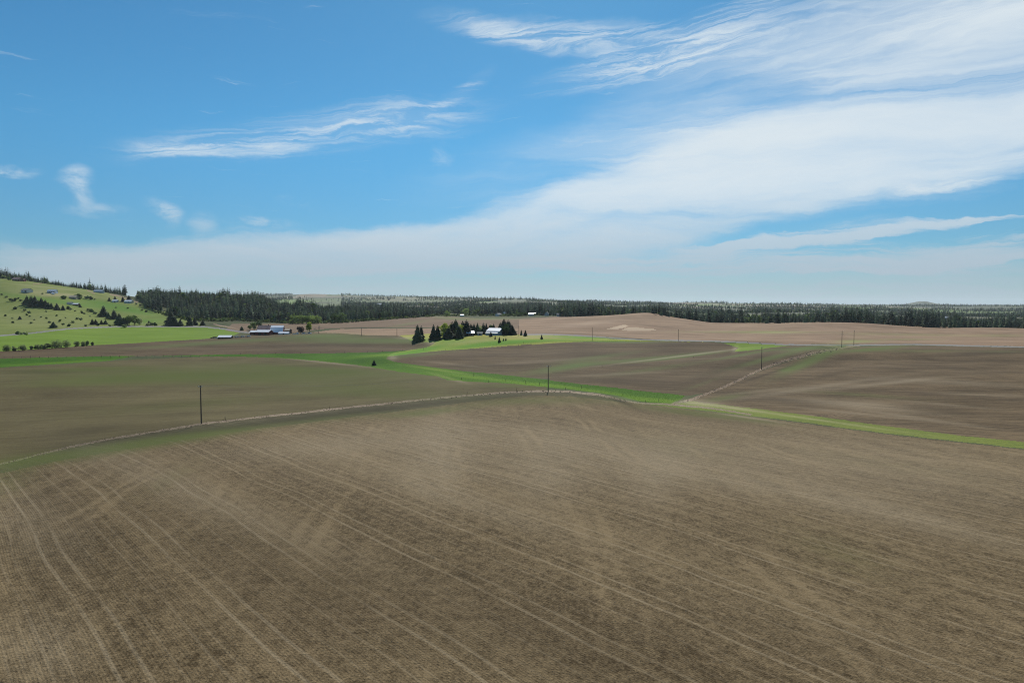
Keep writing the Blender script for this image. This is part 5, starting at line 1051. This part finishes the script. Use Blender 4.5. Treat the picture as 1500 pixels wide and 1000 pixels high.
def along(L, n, wob, d0=120, d1=500, seed=3):
    r = np.random.default_rng(seed); xs = r.uniform(L[0][0] if L[0][0] > -20 else -20, L[-1][0], n)
    ys = np.interp(xs, [p[0] for p in L], [p[1] for p in L]) + r.normal(0, wob, n); s, e = ray(xs, ys)
    D = np.linspace(d0, d1, 1200); G = height(s[:, None] * D[None], np.broadcast_to(D[None], (n, 1200))) - (CAMZ + e[:, None] * D[None]); k = np.argmax(G >= 0, 1); ok = np.take_along_axis(G, k[:, None], 1)[:, 0] >= 0
    D = D[k] + r.uniform(-.5, .5, n); X = s * D; return np.stack([X, D, height(X, D)], -1)[ok]
M['dryweed'] = leaf_mat('dry_weeds', (.30, .24, .17), (.62, .50, .37), 2.0, trans=.4); M['darkweed'] = leaf_mat('dark_weeds', (.05, .04, .03), (.12, .09, .065), 2.0); M['tuft'] = leaf_mat('grass_tufts', (.06, .15, .006), (.14, .27, .02), .3, trans=.5)
clutter('dry_weeds', along(FENCE, 1300, .9, 130, 340, 4), .20, M['dryweed'], 'dry pale weeds heaped along the fence row', 'tuft', 5)
clutter('dark_weeds', along(FENCE, 130, .7, 130, 340, 6), .26, M['darkweed'], 'dark tumbled weeds along the fence row', 'clod', 6, .7)
clutter('track_clods', along(TRACK, 500, 1.1, 230, 470, 7), .30, M['dryweed'], 'pale clods and stubble along the dirt track', 'clod', 7, .5)
clutter('track_weeds', along(TRACK, 120, 1.3, 230, 470, 8), .35, M['darkweed'], 'dark weeds along the dirt track', 'clod', 8, .6)
# lush tufts over the waterways
def tufts_in(zs, n, size, lab, m, name, dmin=150, dmax=560, seed=9):
    sel = np.isin(FZ, [ZI[z] for z in zs]); q = QF[sel]; cen = VALL[q].mean(1); ar = np.abs((VALL[q][:, 2, 0] - VALL[q][:, 0, 0]) * (VALL[q][:, 2, 1] - VALL[q][:, 0, 1]))
    r = np.random.default_rng(seed); k = (cen[:, 1] > dmin) & (cen[:, 1] < dmax); cen = cen[k]; ar = ar[k]; i = r.choice(len(cen), n, p=ar / ar.sum()); P3 = cen[i] + np.c_[r.uniform(-.8, .8, (n, 2)), np.zeros(n)]; P3[:, 2] = height(P3[:, 0], P3[:, 1]) - .03
    clutter(name, P3, size, m, lab, 'tuft', seed)
tufts_in(['water'], 6000, .15, 'lush grass tufts growing in the waterway', M['tuft'], 'grass_tufts')
tufts_in(['yard'], 6000, .2, 'long grass tufts on the homestead slope', M['leafy'], 'yard_grass_tufts', seed=10)
tufts_in(['margin2'], 700, .2, 'dry weed tufts where the tracks meet', M['dryweed'], 'margin_weeds', seed=12)
# straw clods lying on the near field
r_ = np.random.default_rng(21); n_ = 60000; s_, D_c = scatter(n_, -.8, .8, 50, 175); X_ = s_ * D_c; Zc = height(X_, D_c); px_, py_ = topix(X_, D_c, Zc)
ed = np.where(px_ < 920, line_y(np.clip(px_, -40, 920), FENCE), line_y(np.clip(px_, 920, 1560), EDGE_R)); kk = py_ > ed + 6
M['straw'] = leaf_mat('straw_stubble', (.30, .235, .15), (.62, .50, .34), 1.0, trans=.3)
P3 = np.stack([X_, D_c, Zc], -1)[kk]; 
clutter('straw_bits', P3[:26000], .055, M['straw'], 'bits of pale straw scattered over the near field', 'clod', 22, .5)

# ------------------------------------------------------------------ air
hz = bpy.data.materials.new('haze'); hz.use_nodes = True; n = NT(hz.node_tree); n.n.clear(); out = n.new('ShaderNodeOutputMaterial'); pv = n.new('ShaderNodeVolumePrincipled')
pv.inputs['Color'].default_value = (.80, .90, 1.0, 1); pv.inputs['Density'].default_value = 2.8e-5; pv.inputs['Anisotropy'].default_value = .3; n.l.new(pv.outputs[0], out.inputs['Volume']); hz.cycles.volume_sampling = 'DISTANCE'
hb = boxm('haze', -15500, 15500, -14500, 15500, -60, 175, hz); hb['kind'] = 'stuff'; hb['label'] = 'thin blue air over the far woods'
